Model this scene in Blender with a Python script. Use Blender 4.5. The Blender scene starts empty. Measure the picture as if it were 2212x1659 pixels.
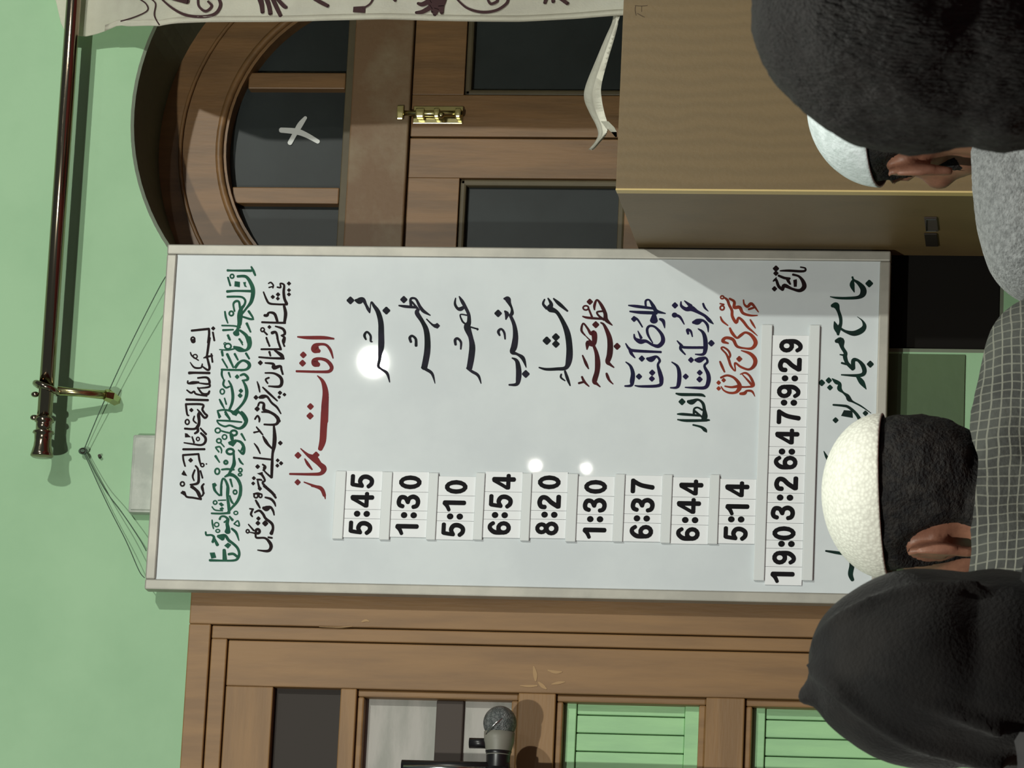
import bpy, bmesh, math, random
from mathutils import Vector, Matrix, noise
random.seed(7)
sc = bpy.context.scene

# ------------------------------------------------------------------ camera
F = 9000.0                       # focal length in pixels of the 2212 x 1659 frame
CAMZ = 0.62
DZ = CAMZ - 0.9
CAM = Vector((-1.53187, -6.70685, CAMZ))
AU = Vector((0.97196, -0.23474, 0.014)).normalized()     # to the right in the room
AW = Vector((0.23063, 0.96316, 0.13832)).normalized()    # viewing direction
AU = (AU - AW * AU.dot(AW)).normalized()
AV = AW.cross(AU)                                         # downwards in the room
cam_d = bpy.data.cameras.new('camera')
cam = bpy.data.objects.new('camera', cam_d)
sc.collection.objects.link(cam)
# the phone was held sideways: image right is the room's down, image up the room's right
cam.matrix_world = Matrix(((AV.x, AU.x, -AW.x, CAM.x), (AV.y, AU.y, -AW.y, CAM.y),
                           (AV.z, AU.z, -AW.z, CAM.z), (0, 0, 0, 1)))
cam_d.sensor_fit = 'HORIZONTAL'
cam_d.sensor_width = 36.0
cam_d.lens = F / 2212.0 * 36.0
cam_d.clip_start = 0.05
cam_d.dof.use_dof = True
cam_d.dof.focus_distance = 6.85
cam_d.dof.aperture_fstop = 60
sc.camera = cam

# ------------------------------------------------------------------ light
w = bpy.data.worlds.new('room_light')
sc.world = w
w.use_nodes = True
w.node_tree.nodes['Background'].inputs[0].default_value = (0.80, 0.95, 0.92, 1)
w.node_tree.nodes['Background'].inputs[1].default_value = 0.09
sc.view_settings.view_transform = 'Standard'
sc.view_settings.look = 'None'
sc.view_settings.gamma = 1.0
sc.view_settings.exposure = 0.0

def lamp(name, loc, power, radius, col=(0.965, 0.985, 0.895)):
    d = bpy.data.lights.new(name, 'POINT')
    d.energy = power
    d.shadow_soft_size = radius
    d.color = col
    o = bpy.data.objects.new(name, d)
    o.location = loc
    sc.collection.objects.link(o)
    return o
lamp('ceiling_lamp', (1.38, -3.45, 3.17), 265, 0.035)
lamp('ceiling_lamp_rear', (-1.65, -4.4, 2.85), 410, 0.045)
tb = bpy.data.lights.new('rod_highlight_tube', 'AREA')  # weak tube added just for the highlight along the curtain rod
tb.shape = 'RECTANGLE'; tb.size = 1.5; tb.size_y = 0.03; tb.energy = 1.7; tb.color = (0.95, 1.0, 0.95)
tbo = bpy.data.objects.new('rod_highlight_tube', tb)
tbo.location = (0.85, -2.0, 3.25)
sc.collection.objects.link(tbo)


def pt(px, py, Y):
    """point of the plane y = Y seen at a photo pixel"""
    d = AW + AV * ((px - 1106) / F) + AU * ((829.5 - py) / F)
    return CAM + d * ((Y - CAM.y) / d.y)
def glint(px, py, Y=-7.0):
    """where a lamp must hang for the glossy board to mirror it at this spot"""
    p = pt(px, py, -0.047)
    d = p - CAM
    s = (p.y - Y) / d.y
    return Vector((p.x + d.x * s, Y, p.z + d.z * s))
lamp('ceiling_lamp_far', glint(806, 782), 45, 0.04)
lamp('ceiling_bulb', glint(1157, 1006), 3, 0.016)
lamp('ceiling_bulb_small', glint(1266, 1012), 2, 0.012)
def ptx(px, py, X):
    d = AW + AV * ((px - 1106) / F) + AU * ((829.5 - py) / F)
    return CAM + d * ((X - CAM.x) / d.x)

# ------------------------------------------------------------------ materials
def lin(c):
    return tuple(((x / 255) / 12.92 if x / 255 <= 0.04045 else ((x / 255 + 0.055) / 1.055) ** 2.4) for x in c) + (1,)
def mat(name, col, rough=0.6, metal=0.0, col2=None, scale=8.0, mix=(0.4, 0.62), bump=0.0, bscale=None,
        stretch=(1, 1, 1), spec=0.5, kind='noise', detail=6, coat=0.0, coat_rough=0.05, sheen=0.0):
    m = bpy.data.materials.new(name)
    m.use_nodes = True
    nt = m.node_tree
    b = nt.nodes['Principled BSDF']
    b.inputs['Base Color'].default_value = lin(col)
    b.inputs['Roughness'].default_value = rough
    b.inputs['Metallic'].default_value = metal
    b.inputs['Specular IOR Level'].default_value = spec
    b.inputs['Coat Weight'].default_value = coat
    b.inputs['Coat Roughness'].default_value = coat_rough
    b.inputs['Sheen Weight'].default_value = sheen
    tc = nt.nodes.new('ShaderNodeTexCoord')
    mp = nt.nodes.new('ShaderNodeMapping')
    mp.inputs['Scale'].default_value = stretch
    nt.links.new(tc.outputs['Object'], mp.inputs['Vector'])
    if col2 is not None:
        if kind == 'wave':
            n = nt.nodes.new('ShaderNodeTexWave')
            n.inputs['Scale'].default_value = scale
            n.inputs['Distortion'].default_value = 6
            n.inputs['Detail'].default_value = 3
        elif kind == 'voronoi':
            n = nt.nodes.new('ShaderNodeTexVoronoi')
            n.inputs['Scale'].default_value = scale
        else:
            n = nt.nodes.new('ShaderNodeTexNoise')
            n.inputs['Scale'].default_value = scale
            n.inputs['Detail'].default_value = detail
            n.inputs['Roughness'].default_value = 0.6
        nt.links.new(mp.outputs[0], n.inputs['Vector'])
        r = nt.nodes.new('ShaderNodeValToRGB')
        r.color_ramp.elements[0].position = mix[0]
        r.color_ramp.elements[1].position = mix[1]
        r.color_ramp.elements[0].color = lin(col)
        r.color_ramp.elements[1].color = lin(col2)
        nt.links.new(n.outputs[0], r.inputs[0])
        nt.links.new(r.outputs[0], b.inputs['Base Color'])
    if bump:
        n2 = nt.nodes.new('ShaderNodeTexVoronoi' if kind == 'voronoi' else 'ShaderNodeTexNoise')
        n2.inputs['Scale'].default_value = bscale or scale * 4
        nt.links.new(mp.outputs[0], n2.inputs['Vector'])
        bp = nt.nodes.new('ShaderNodeBump')
        bp.inputs['Strength'].default_value = bump
        bp.inputs['Distance'].default_value = 0.004
        nt.links.new(n2.outputs[0], bp.inputs['Height'])
        nt.links.new(bp.outputs[0], b.inputs['Normal'])
    return m
def plaid(name, base, line, pitch=0.017, width=0.11):
    """fine window-pane check woven into a dark cloth"""
    m = mat(name, base, 0.85, col2=tuple(int(c * 0.7) for c in base), scale=14, bump=0.3, bscale=220)
    nt = m.node_tree
    b = nt.nodes['Principled BSDF']
    src = b.inputs['Base Color'].links[0].from_socket
    tc = nt.nodes.new('ShaderNodeTexCoord')
    sp = nt.nodes.new('ShaderNodeSeparateXYZ')
    nz = nt.nodes.new('ShaderNodeTexNoise')
    nz.inputs['Scale'].default_value = 9
    ad = nt.nodes.new('ShaderNodeVectorMath')
    ad.operation = 'MULTIPLY_ADD'
    ad.inputs[1].default_value = (0.022, 0.022, 0.022)
    nt.links.new(tc.outputs['Object'], nz.inputs['Vector'])
    nt.links.new(nz.outputs['Color'], ad.inputs[0])
    nt.links.new(tc.outputs['Object'], ad.inputs[2])
    nt.links.new(ad.outputs[0], sp.inputs[0])
    acc = None
    for ax in (0, 2):
        dv = nt.nodes.new('ShaderNodeMath'); dv.operation = 'DIVIDE'; dv.inputs[1].default_value = pitch
        fr = nt.nodes.new('ShaderNodeMath'); fr.operation = 'FRACT'
        lt = nt.nodes.new('ShaderNodeMath'); lt.operation = 'LESS_THAN'; lt.inputs[1].default_value = width
        nt.links.new(sp.outputs[ax], dv.inputs[0]); nt.links.new(dv.outputs[0], fr.inputs[0]); nt.links.new(fr.outputs[0], lt.inputs[0])
        sc_ = nt.nodes.new('ShaderNodeMath'); sc_.operation = 'MULTIPLY'; sc_.inputs[1].default_value = 0.45 if ax == 0 else 0.7
        nt.links.new(lt.outputs[0], sc_.inputs[0])
        if acc is None:
            acc = sc_
        else:
            mx = nt.nodes.new('ShaderNodeMath'); mx.operation = 'MAXIMUM'
            nt.links.new(acc.outputs[0], mx.inputs[0]); nt.links.new(sc_.outputs[0], mx.inputs[1]); acc = mx
    mi = nt.nodes.new('ShaderNodeMix'); mi.data_type = 'RGBA'
    nt.links.new(acc.outputs[0], mi.inputs[0]); nt.links.new(src, mi.inputs[6]); mi.inputs[7].default_value = lin(line)
    nt.links.new(mi.outputs[2], b.inputs['Base Color'])
    return m

M = {}
M['wall'] = mat('green_wall_paint', (145, 182, 143), 0.6, col2=(136, 174, 135), scale=3.0, bump=0.12, bscale=60)
M['shadegreen'] = mat('shaded_wall_green', (70, 92, 58), 0.6, col2=(65, 86, 55), scale=5.0, bump=0.1, bscale=60)  # wall green darkened to stand for the shadow below the board
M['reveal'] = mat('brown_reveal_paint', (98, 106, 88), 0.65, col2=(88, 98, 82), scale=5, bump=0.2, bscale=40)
M['wood'] = mat('varnished_wood', (122, 89, 54), 0.5, col2=(104, 76, 46), scale=5, stretch=(7, 7, 0.8), bump=0.08, bscale=30)
M['oldwood'] = mat('worn_dusty_wood', (106, 80, 54), 0.6, col2=(124, 108, 84), scale=6, stretch=(2, 2, 2), mix=(0.45, 0.75), bump=0.15, bscale=40)
M['wood2'] = mat('golden_brown_wood', (138, 103, 62), 0.5, col2=(122, 90, 54), scale=4, stretch=(7, 7, 0.8), bump=0.08, bscale=30)
M['wood2h'] = mat('golden_brown_wood_cross_grain', (138, 103, 62), 0.5, col2=(123, 91, 54), scale=4, stretch=(0.8, 7, 7), bump=0.08, bscale=30)
M['gap'] = mat('dark_joint', (40, 28, 20), 0.9)
M['ply'] = mat('brown_plywood_laminate', (114, 94, 61), 0.5, col2=(109, 90, 58), kind='wave', mix=(0.1, 0.95), scale=9, stretch=(1.6, 1.6, 1.0), bump=0.05, bscale=120)
M['plyedge'] = mat('pale_laminate_edge', (205, 180, 120), 0.5)
M['glass'] = mat('dusty_dark_glass', (24, 29, 29), 0.5, col2=(40, 46, 47), scale=4, mix=(0.35, 0.75), spec=0.3)
M['deep'] = mat('dark_cupboard_inside', (52, 46, 42), 0.8)
M['shadesheet'] = mat('near_black_shade', (22, 20, 18), 0.85, spec=0.1)  # near-black colour stands in for the shade low in the niche
M['beadwood'] = mat('dark_olive_brown_wood', (84, 74, 52), 0.6, col2=(74, 64, 44), scale=8)
M['micneck'] = mat('grey_plastic', (120, 118, 108), 0.5)
M['scuff'] = mat('pale_worn_paint', (164, 132, 92), 0.7)
M['pencil'] = mat('pencil_grey', (74, 58, 40), 0.8)
M['deepbar'] = mat('dark_brown_bar', (66, 56, 50), 0.7)
M['greypanel'] = mat('grey_weathered_panel', (168, 164, 158), 0.6, col2=(146, 145, 138), scale=7, stretch=(1, 1, 4), bump=0.1)
M['greenwood'] = mat('green_painted_slats', (158, 206, 150), 0.5, col2=(146, 192, 142), scale=6, stretch=(5, 5, 0.8), bump=0.1, bscale=40)
M['board'] = mat('white_board_laminate', (214, 220, 222), 0.42, col2=(206, 212, 215), scale=5, spec=0.15, coat=0.35, coat_rough=0.025)
M['alu'] = mat('brushed_aluminium', (176, 172, 162), 0.5, metal=0.35, col2=(160, 157, 148), scale=10)
M['rail'] = mat('white_plastic_rail', (214, 218, 218), 0.4)
M['card'] = mat('white_card', (232, 234, 236), 0.5)
M['black'] = mat('black_print', (9, 7, 10), 0.6, col2=(16, 12, 18), scale=30, spec=0.12)
M['ink_dark'] = mat('dark_paint_maroon_black', (24, 11, 14), 0.6, col2=(30, 16, 19), scale=60, spec=0.12)
M['ink_green'] = mat('dark_green_lettering_paint', (26, 76, 60), 0.6, col2=(40, 90, 70), scale=30, spec=0.12)
M['ink_blackgreen'] = mat('black_green_lettering_paint', (17, 22, 26), 0.6, col2=(36, 33, 46), scale=25, spec=0.12)
M['ink_red'] = mat('maroon_red_lettering_paint', (118, 42, 42), 0.6, col2=(106, 38, 42), scale=30, spec=0.12)
M['ink_maroon'] = mat('dark_maroon_lettering_paint', (74, 24, 29), 0.6, col2=(50, 20, 24), scale=25, spec=0.12)
M['ink_purple'] = mat('navy_purple_lettering_paint', (30, 22, 60), 0.6, col2=(22, 25, 54), scale=25, spec=0.12)
M['ink_orange'] = mat('brick_red_lettering_paint', (144, 56, 36), 0.6, col2=(120, 48, 34), scale=25, spec=0.12)
M['ink_forest'] = mat('forest_green_lettering_paint', (14, 46, 38), 0.6, col2=(17, 32, 30), scale=25, spec=0.12)
M['rod'] = mat('dark_bronze_metal', (150, 136, 118), 0.13, metal=1.0)
M['brass'] = mat('polished_brass', (196, 186, 138), 0.22, metal=1.0)
M['curtain'] = mat('cream_curtain_cloth', (230, 228, 214), 0.85, col2=(218, 215, 200), scale=9, bump=0.1, bscale=300)
M['motif'] = mat('dark_brown_printed_motif', (52, 26, 28), 0.85)
M['string'] = mat('grey_green_string', (66, 86, 70), 0.8)
M['nail'] = mat('dark_rusty_metal', (48, 40, 34), 0.6, metal=0.4)
M['tape'] = mat('white_tape', (206, 208, 206), 0.6)
M['plasticbox'] = mat('cloudy_white_plastic', (176, 180, 170), 0.5, col2=(150, 156, 146), scale=20)
M['mesh'] = mat('grey_microphone_mesh', (120, 122, 122), 0.45, metal=0.5, col2=(90, 94, 94), scale=180, kind='voronoi', bump=0.5)
M['micblack'] = mat('black_satin_plastic', (22, 20, 22), 0.35)
M['steel'] = mat('bright_steel', (190, 190, 188), 0.2, metal=1.0)
M['skin'] = mat('warm_brown_skin', (132, 90, 70), 0.55, col2=(112, 74, 58), scale=30, bump=0.08, bscale=200)
M['hair'] = mat('black_hair', (15, 13, 12), 0.75, col2=(24, 21, 20), scale=70, stretch=(3, 3, 0.6), bump=0.7, bscale=160, spec=0.2)
M['hair2'] = mat('short_dark_hair', (20, 19, 20), 0.75, col2=(36, 33, 31), scale=90, bump=0.8, bscale=260, spec=0.2)
M['hood'] = mat('black_knit_cloth', (15, 14, 14), 0.85, col2=(24, 22, 21), scale=16, bump=0.25, bscale=300, spec=0.12, sheen=0.05)
M['capw'] = mat('white_crochet_cotton', (226, 226, 214), 0.85, col2=(206, 205, 194), scale=240, kind='voronoi', mix=(0.2, 0.75), bump=0.16, bscale=240)
M['capb'] = mat('pale_blue_white_cotton', (222, 230, 232), 0.85, col2=(200, 210, 210), scale=60, bump=0.3, bscale=200)
M['greywool'] = mat('fuzzy_grey_wool', (132, 134, 134), 0.95, col2=(96, 98, 98), scale=160, mix=(0.35, 0.65), bump=0.9, bscale=300, sheen=0.3)
M['plaid'] = plaid('charcoal_check_cloth', (62, 64, 59), (122, 122, 110), 0.0105, 0.16)
M['darkcloth'] = mat('black_cloth', (28, 27, 28), 0.9, col2=(36, 34, 34), scale=30)
M['trouser'] = mat('beige_trouser_cloth', (150, 140, 122), 0.9, col2=(140, 130, 112), scale=30)
M['carpet'] = mat('maroon_prayer_carpet', (110, 40, 40), 0.95, col2=(92, 34, 36), scale=40, bump=0.5, bscale=300)
M['white'] = mat('white_cotton', (225, 225, 220), 0.8)

# ------------------------------------------------------------------ mesh helpers
def link(o, parent=None):
    sc.collection.objects.link(o)
    if parent is not None:
        o.parent = parent
        o.matrix_parent_inverse = parent.matrix_world.inverted()
    return o
def obj(name, bm, m, parent=None, smooth=False):
    me = bpy.data.meshes.new(name)
    bm.normal_update()
    bm.to_mesh(me)
    bm.free()
    for mm in (m if isinstance(m, (list, tuple)) else [m]):
        me.materials.append(M[mm])
    if smooth:
        for p in me.polygons:
            p.use_smooth = True
    o = bpy.data.objects.new(name, me)
    return link(o, parent)
def tag(o, label, cat, group=None):
    o['label'] = label
    o['category'] = cat
    if group:
        o['group'] = group
    return o
def thing(name, loc, label, cat, group=None):
    o = bpy.data.objects.new(name, None)
    o.empty_display_size = 0.05
    o.location = loc
    sc.collection.objects.link(o)
    o.matrix_world = Matrix.Translation(Vector(loc))
    return tag(o, label, cat, group)
def structure(o):
    o['kind'] = 'structure'
    return o
def bx(bm, x0, x1, y0, y1, z0, z1, bevel=0.0):
    vs = [bm.verts.new((x, y, z)) for x in (x0, x1) for y in (y0, y1) for z in (z0, z1)]
    fs = [(0, 1, 3, 2), (4, 6, 7, 5), (0, 4, 5, 1), (2, 3, 7, 6), (0, 2, 6, 4), (1, 5, 7, 3)]
    faces = [bm.faces.new([vs[i] for i in f]) for f in fs]
    bmesh.ops.recalc_face_normals(bm, faces=faces)
    if bevel:
        es = list({e for f in faces for e in f.edges})
        bmesh.ops.bevel(bm, geom=es, offset=bevel, segments=2, affect='EDGES', profile=0.5)
def prism(bm, outline, y0, y1):
    """closed outline of (x, z) extruded from y0 to y1"""
    a = [bm.verts.new((x, y0, z)) for x, z in outline]
    b = [bm.verts.new((x, y1, z)) for x, z in outline]
    n = len(a)
    fs = [bm.faces.new(a), bm.faces.new(b[::-1])]
    for i in range(n):
        fs.append(bm.faces.new((a[i], b[i], b[(i + 1) % n], a[(i + 1) % n])))
    bmesh.ops.recalc_face_normals(bm, faces=fs)
def cr(pts, n=6):
    """Catmull-Rom through tuples of any length"""
    if len(pts) < 3:
        a, b = pts[0], pts[-1]
        return [tuple(a[k] + (b[k] - a[k]) * i / n for k in range(len(a))) for i in range(n + 1)]
    out = []
    P = [pts[0]] + list(pts) + [pts[-1]]
    for i in range(1, len(P) - 2):
        for s in range(n):
            t = s / n
            out.append(tuple(0.5 * (2 * P[i][k] + (P[i + 1][k] - P[i - 1][k]) * t
                       + (2 * P[i - 1][k] - 5 * P[i][k] + 4 * P[i + 1][k] - P[i + 2][k]) * t * t
                       + (3 * P[i][k] - P[i - 1][k] - 3 * P[i + 1][k] + P[i + 2][k]) * t ** 3) for k in range(len(P[i]))))
    out.append(tuple(pts[-1]))
    return out
def tube(bm, pts, radii, n=12, cap=True):
    """smooth tube through 3-D points with a radius at each"""
    if not isinstance(radii, (list, tuple)):
        radii = [radii] * len(pts)
    pts = [Vector(p) for p in pts]
    rings = []
    up = Vector((0.13, 0.21, 0.97))
    for i, p in enumerate(pts):
        d = (pts[min(i + 1, len(pts) - 1)] - pts[max(i - 1, 0)]).normalized()
        a = d.cross(up)
        if a.length < 1e-3:
            a = d.cross(Vector((1, 0, 0)))
        a.normalize()
        b = d.cross(a)
        rings.append([bm.verts.new(p + (a * math.cos(2 * math.pi * k / n) + b * math.sin(2 * math.pi * k / n)) * radii[i]) for k in range(n)])
    fs = []
    for r0, r1 in zip(rings, rings[1:]):
        for k in range(n):
            fs.append(bm.faces.new((r0[k], r0[(k + 1) % n], r1[(k + 1) % n], r1[k])))
    if cap:
        fs.append(bm.faces.new(rings[0][::-1]))
        fs.append(bm.faces.new(rings[-1]))
    bmesh.ops.recalc_face_normals(bm, faces=fs)
def ellipsoid(bm, c, r, rot=None, seg=24, rings=16):
    mt = Matrix.Translation(Vector(c)) @ (rot.to_4x4() if rot else Matrix.Identity(4)) @ Matrix.Diagonal((r[0], r[1], r[2], 1))
    bmesh.ops.create_uvsphere(bm, u_segments=seg, v_segments=rings, radius=1, matrix=mt)
def capsule(bm, a, b, ra, rb, n=16):
    """tapered capsule, closed"""
    a, b = Vector(a), Vector(b)
    L = (b - a).length
    d = (b - a) / L
    pts, rad = [], []
    for i in range(7):
        t = math.pi / 2 * (1 - i / 6)
        pts.append(a - d * ra * math.sin(t)); rad.append(max(ra * math.cos(t), ra * 0.02))
    for i in range(1, 5):
        pts.append(a + d * L * i / 5); rad.append(ra + (rb - ra) * i / 5)
    for i in range(7):
        t = math.pi / 2 * i / 6
        pts.append(b + d * rb * math.sin(t)); rad.append(max(rb * math.cos(t), rb * 0.02))
    tube(bm, pts, rad, n)
def remesh(bm, voxel, smooth=2):
    me = bpy.data.meshes.new('tmp')
    bm.to_mesh(me)
    bm.free()
    o = bpy.data.objects.new('tmp', me)
    sc.collection.objects.link(o)
    md = o.modifiers.new('r', 'REMESH')
    md.mode = 'VOXEL'
    md.voxel_size = voxel
    if smooth:
        ms = o.modifiers.new('s', 'SMOOTH')
        ms.factor = 0.5
        ms.iterations = smooth
    dg = bpy.context.evaluated_depsgraph_get()
    out = bmesh.new()
    out.from_mesh(o.evaluated_get(dg).to_mesh())
    bpy.data.objects.remove(o)
    bpy.data.meshes.remove(me)
    return out

# flat painted strokes -------------------------------------------------
LIFT = [0.0]
def lifted(v):
    """successive dabs of paint lie a hair's breadth over each other"""
    LIFT[0] += 2.5e-7
    return Vector((v[0], v[1] - LIFT[0], v[2]))
def ribbon(bm, pts, conv, n=5, midx=0):
    """pts: (x, y, width) in the drawing's own units; conv maps (x, y) to 3-D"""
    c = cr(pts, n)
    L, Rr = [], []
    def add(x, y):
        return bm.verts.new(lifted(conv(x, y)))
    m = len(c)
    for i, (x, y, wd) in enumerate(c):
        x0, y0, _ = c[max(i - 1, 0)]
        x1, y1, _ = c[min(i + 1, m - 1)]
        dx, dy = x1 - x0, y1 - y0
        l = math.hypot(dx, dy) or 1
        nx, ny = -dy / l, dx / l
        h = max(wd, 1e-3) / 2
        L.append(add(x + nx * h, y + ny * h)); Rr.append(add(x - nx * h, y - ny * h))
    for i in range(m - 1):
        f = bm.faces.new((L[i], L[i + 1], Rr[i + 1], Rr[i])); f.material_index = midx
    for (i, j, a, b) in ((0, 1, L[0], Rr[0]), (m - 1, m - 2, Rr[-1], L[-1])):
        x, y, wd = c[i]
        dx, dy = x - c[j][0], y - c[j][1]
        l = math.hypot(dx, dy) or 1
        dx, dy = dx / l, dy / l
        h = max(wd, 1e-3) / 2
        arc = [add(x + dx * h * 0.8 * math.sin(t) + dy * h * math.cos(t), y + dy * h * 0.8 * math.sin(t) - dx * h * math.cos(t))
               for t in [math.pi * k / 6 for k in range(1, 6)]]
        try:
            f = bm.faces.new([a] + arc + [b])
            f.material_index = midx
        except ValueError:
            pass
def strokes(bm, text, conv, n=5, midx=0):
    """each line: 'S x,y,w x,y ...' stroke | 'D x,y,s' diamond dot | 'R x,y,rx,ry,w' ring | 'P x,y ...' polygon"""
    LIFT[0] = 0.0
    for ln in text.strip().splitlines():
        LIFT[0] += 5e-6
        ln = ln.strip()
        if not ln:
            continue
        k, *it = ln.split()
        v = [tuple(float(q) for q in t.split(',')) for t in it]
        if k == 'S':
            wd = 28
            pts = []
            for t in v:
                if len(t) == 3:
                    wd = t[2]
                pts.append((t[0], t[1], wd))
            ribbon(bm, pts, conv, n, midx)
        elif k == 'D':
            for x, y, s in v:
                h = s / 2
                pl = []
                for q in range(4):
                    for e in (-0.16, 0.16):
                        a = q * math.pi / 2 + e
                        pl.append((x + h * math.cos(a) * 1.06, y + h * math.sin(a) * 1.06))
                f = bm.faces.new([bm.verts.new(lifted(conv(*p))) for p in pl]); f.material_index = midx
        elif k == 'R':
            for x, y, rx, ry, wd in v:
                ns = 14
                for i in range(ns):
                    a0, a1 = 2 * math.pi * i / ns, 2 * math.pi * (i + 1) / ns
                    q = []
                    for a, s in ((a0, 1), (a1, 1), (a1, -1), (a0, -1)):
                        q.append(bm.verts.new(lifted(conv(x + (rx + s * wd / 2) * math.cos(a), y + (ry + s * wd / 2) * math.sin(a)))))
                    f = bm.faces.new(q); f.material_index = midx
        elif k == 'P':
            f = bm.faces.new([bm.verts.new(lifted(conv(*p))) for p in v]); f.material_index = midx
# ------------------------------------------------------------------ painted writing on the board
# every line: (crop origin x, y, crop scale) in the photograph and the brush strokes read off it
A = 2212 / 360
LINE_1 = [((380, 560, A), """
S 208,948,30 320,936,32 438,924,32
S 438,924,30 440,1000,32 428,1106,34
D 495,918,52
S 490,970,26 510,1080,26
R 225,1062,24,28,24"""), ((380, 730, A), """
S 445,0,36 430,110,34 412,230,30 395,262,24
S 470,212,24 485,320,26
S 368,265,16 412,250,30 485,236,22
S 412,250,26 432,330,32 446,398,32 420,425,30 340,370,20
S 350,345,18 332,395,24 245,392,26 190,325,14
R 230,42,22,20,20
S 192,192,18 215,240,22 300,298,16
R 255,245,28,26,18
S 175,465,40 260,462,32 445,466,34
S 290,532,24 400,524,30 440,560,34 432,610,30 300,598,18
S 440,600,28 440,650,28 290,668,18
S 290,660,24 350,738,30 420,745,36 445,705,24
S 300,590,30 225,595,44 160,602,24 158,570,20
S 145,692,20 200,730,26 240,710,24 270,745,26 410,772,20
S 138,818,32 425,826,32
S 130,880,28 352,884,30 350,950,30 385,1005,30 415,1032,28 380,1060,32 320,990,28 285,950,18
S 132,890,26 148,1010,26 170,1030,20
D 205,958,52"""), ((380, 890, A), """
S 310,0,20 300,40,44 308,130,38 290,190,44 240,225,30 118,220,30
S 245,55,20 232,110,24 272,150,20
R 150,132,26,32,22
P 118,280 150,285 200,335 120,338
S 285,200,36 290,255,36 250,285,28
S 325,215,22 400,295,30
S 330,280,28 390,340,36 385,405,34 330,438,28 220,425,24 108,408,18
R 292,358,20,24,18
S 215,330,22 240,405,26
S 95,495,30 380,494,30
S 92,572,28 300,558,28
S 300,558,26 312,640,28 330,705,22
S 92,575,24 100,640,26 122,720,22
D 195,640,58
R 350,705,22,22,20
D 405,690,22
S 260,715,24 292,760,30 302,860,34 288,945,36 190,965,22
S 250,770,24 222,850,26 240,910,18
S 325,780,22 352,875,24
P 72,825 105,770 150,850 95,840
R 86,955,26,28,22
P 60,1075 90,1040 122,1100 110,1110
S 195,965,22 245,1010,30 300,1060,28 325,1110,24
S 370,955,24 342,1000,28 372,1080,22"""), ((380, 1050, A), """
S 200,10,30 270,60,34 310,140,30 335,168,24
S 335,175,26 230,155,28 140,140,28 110,80,30 72,92,26
S 350,0,28 362,105,26 320,150,20""")]

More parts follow.
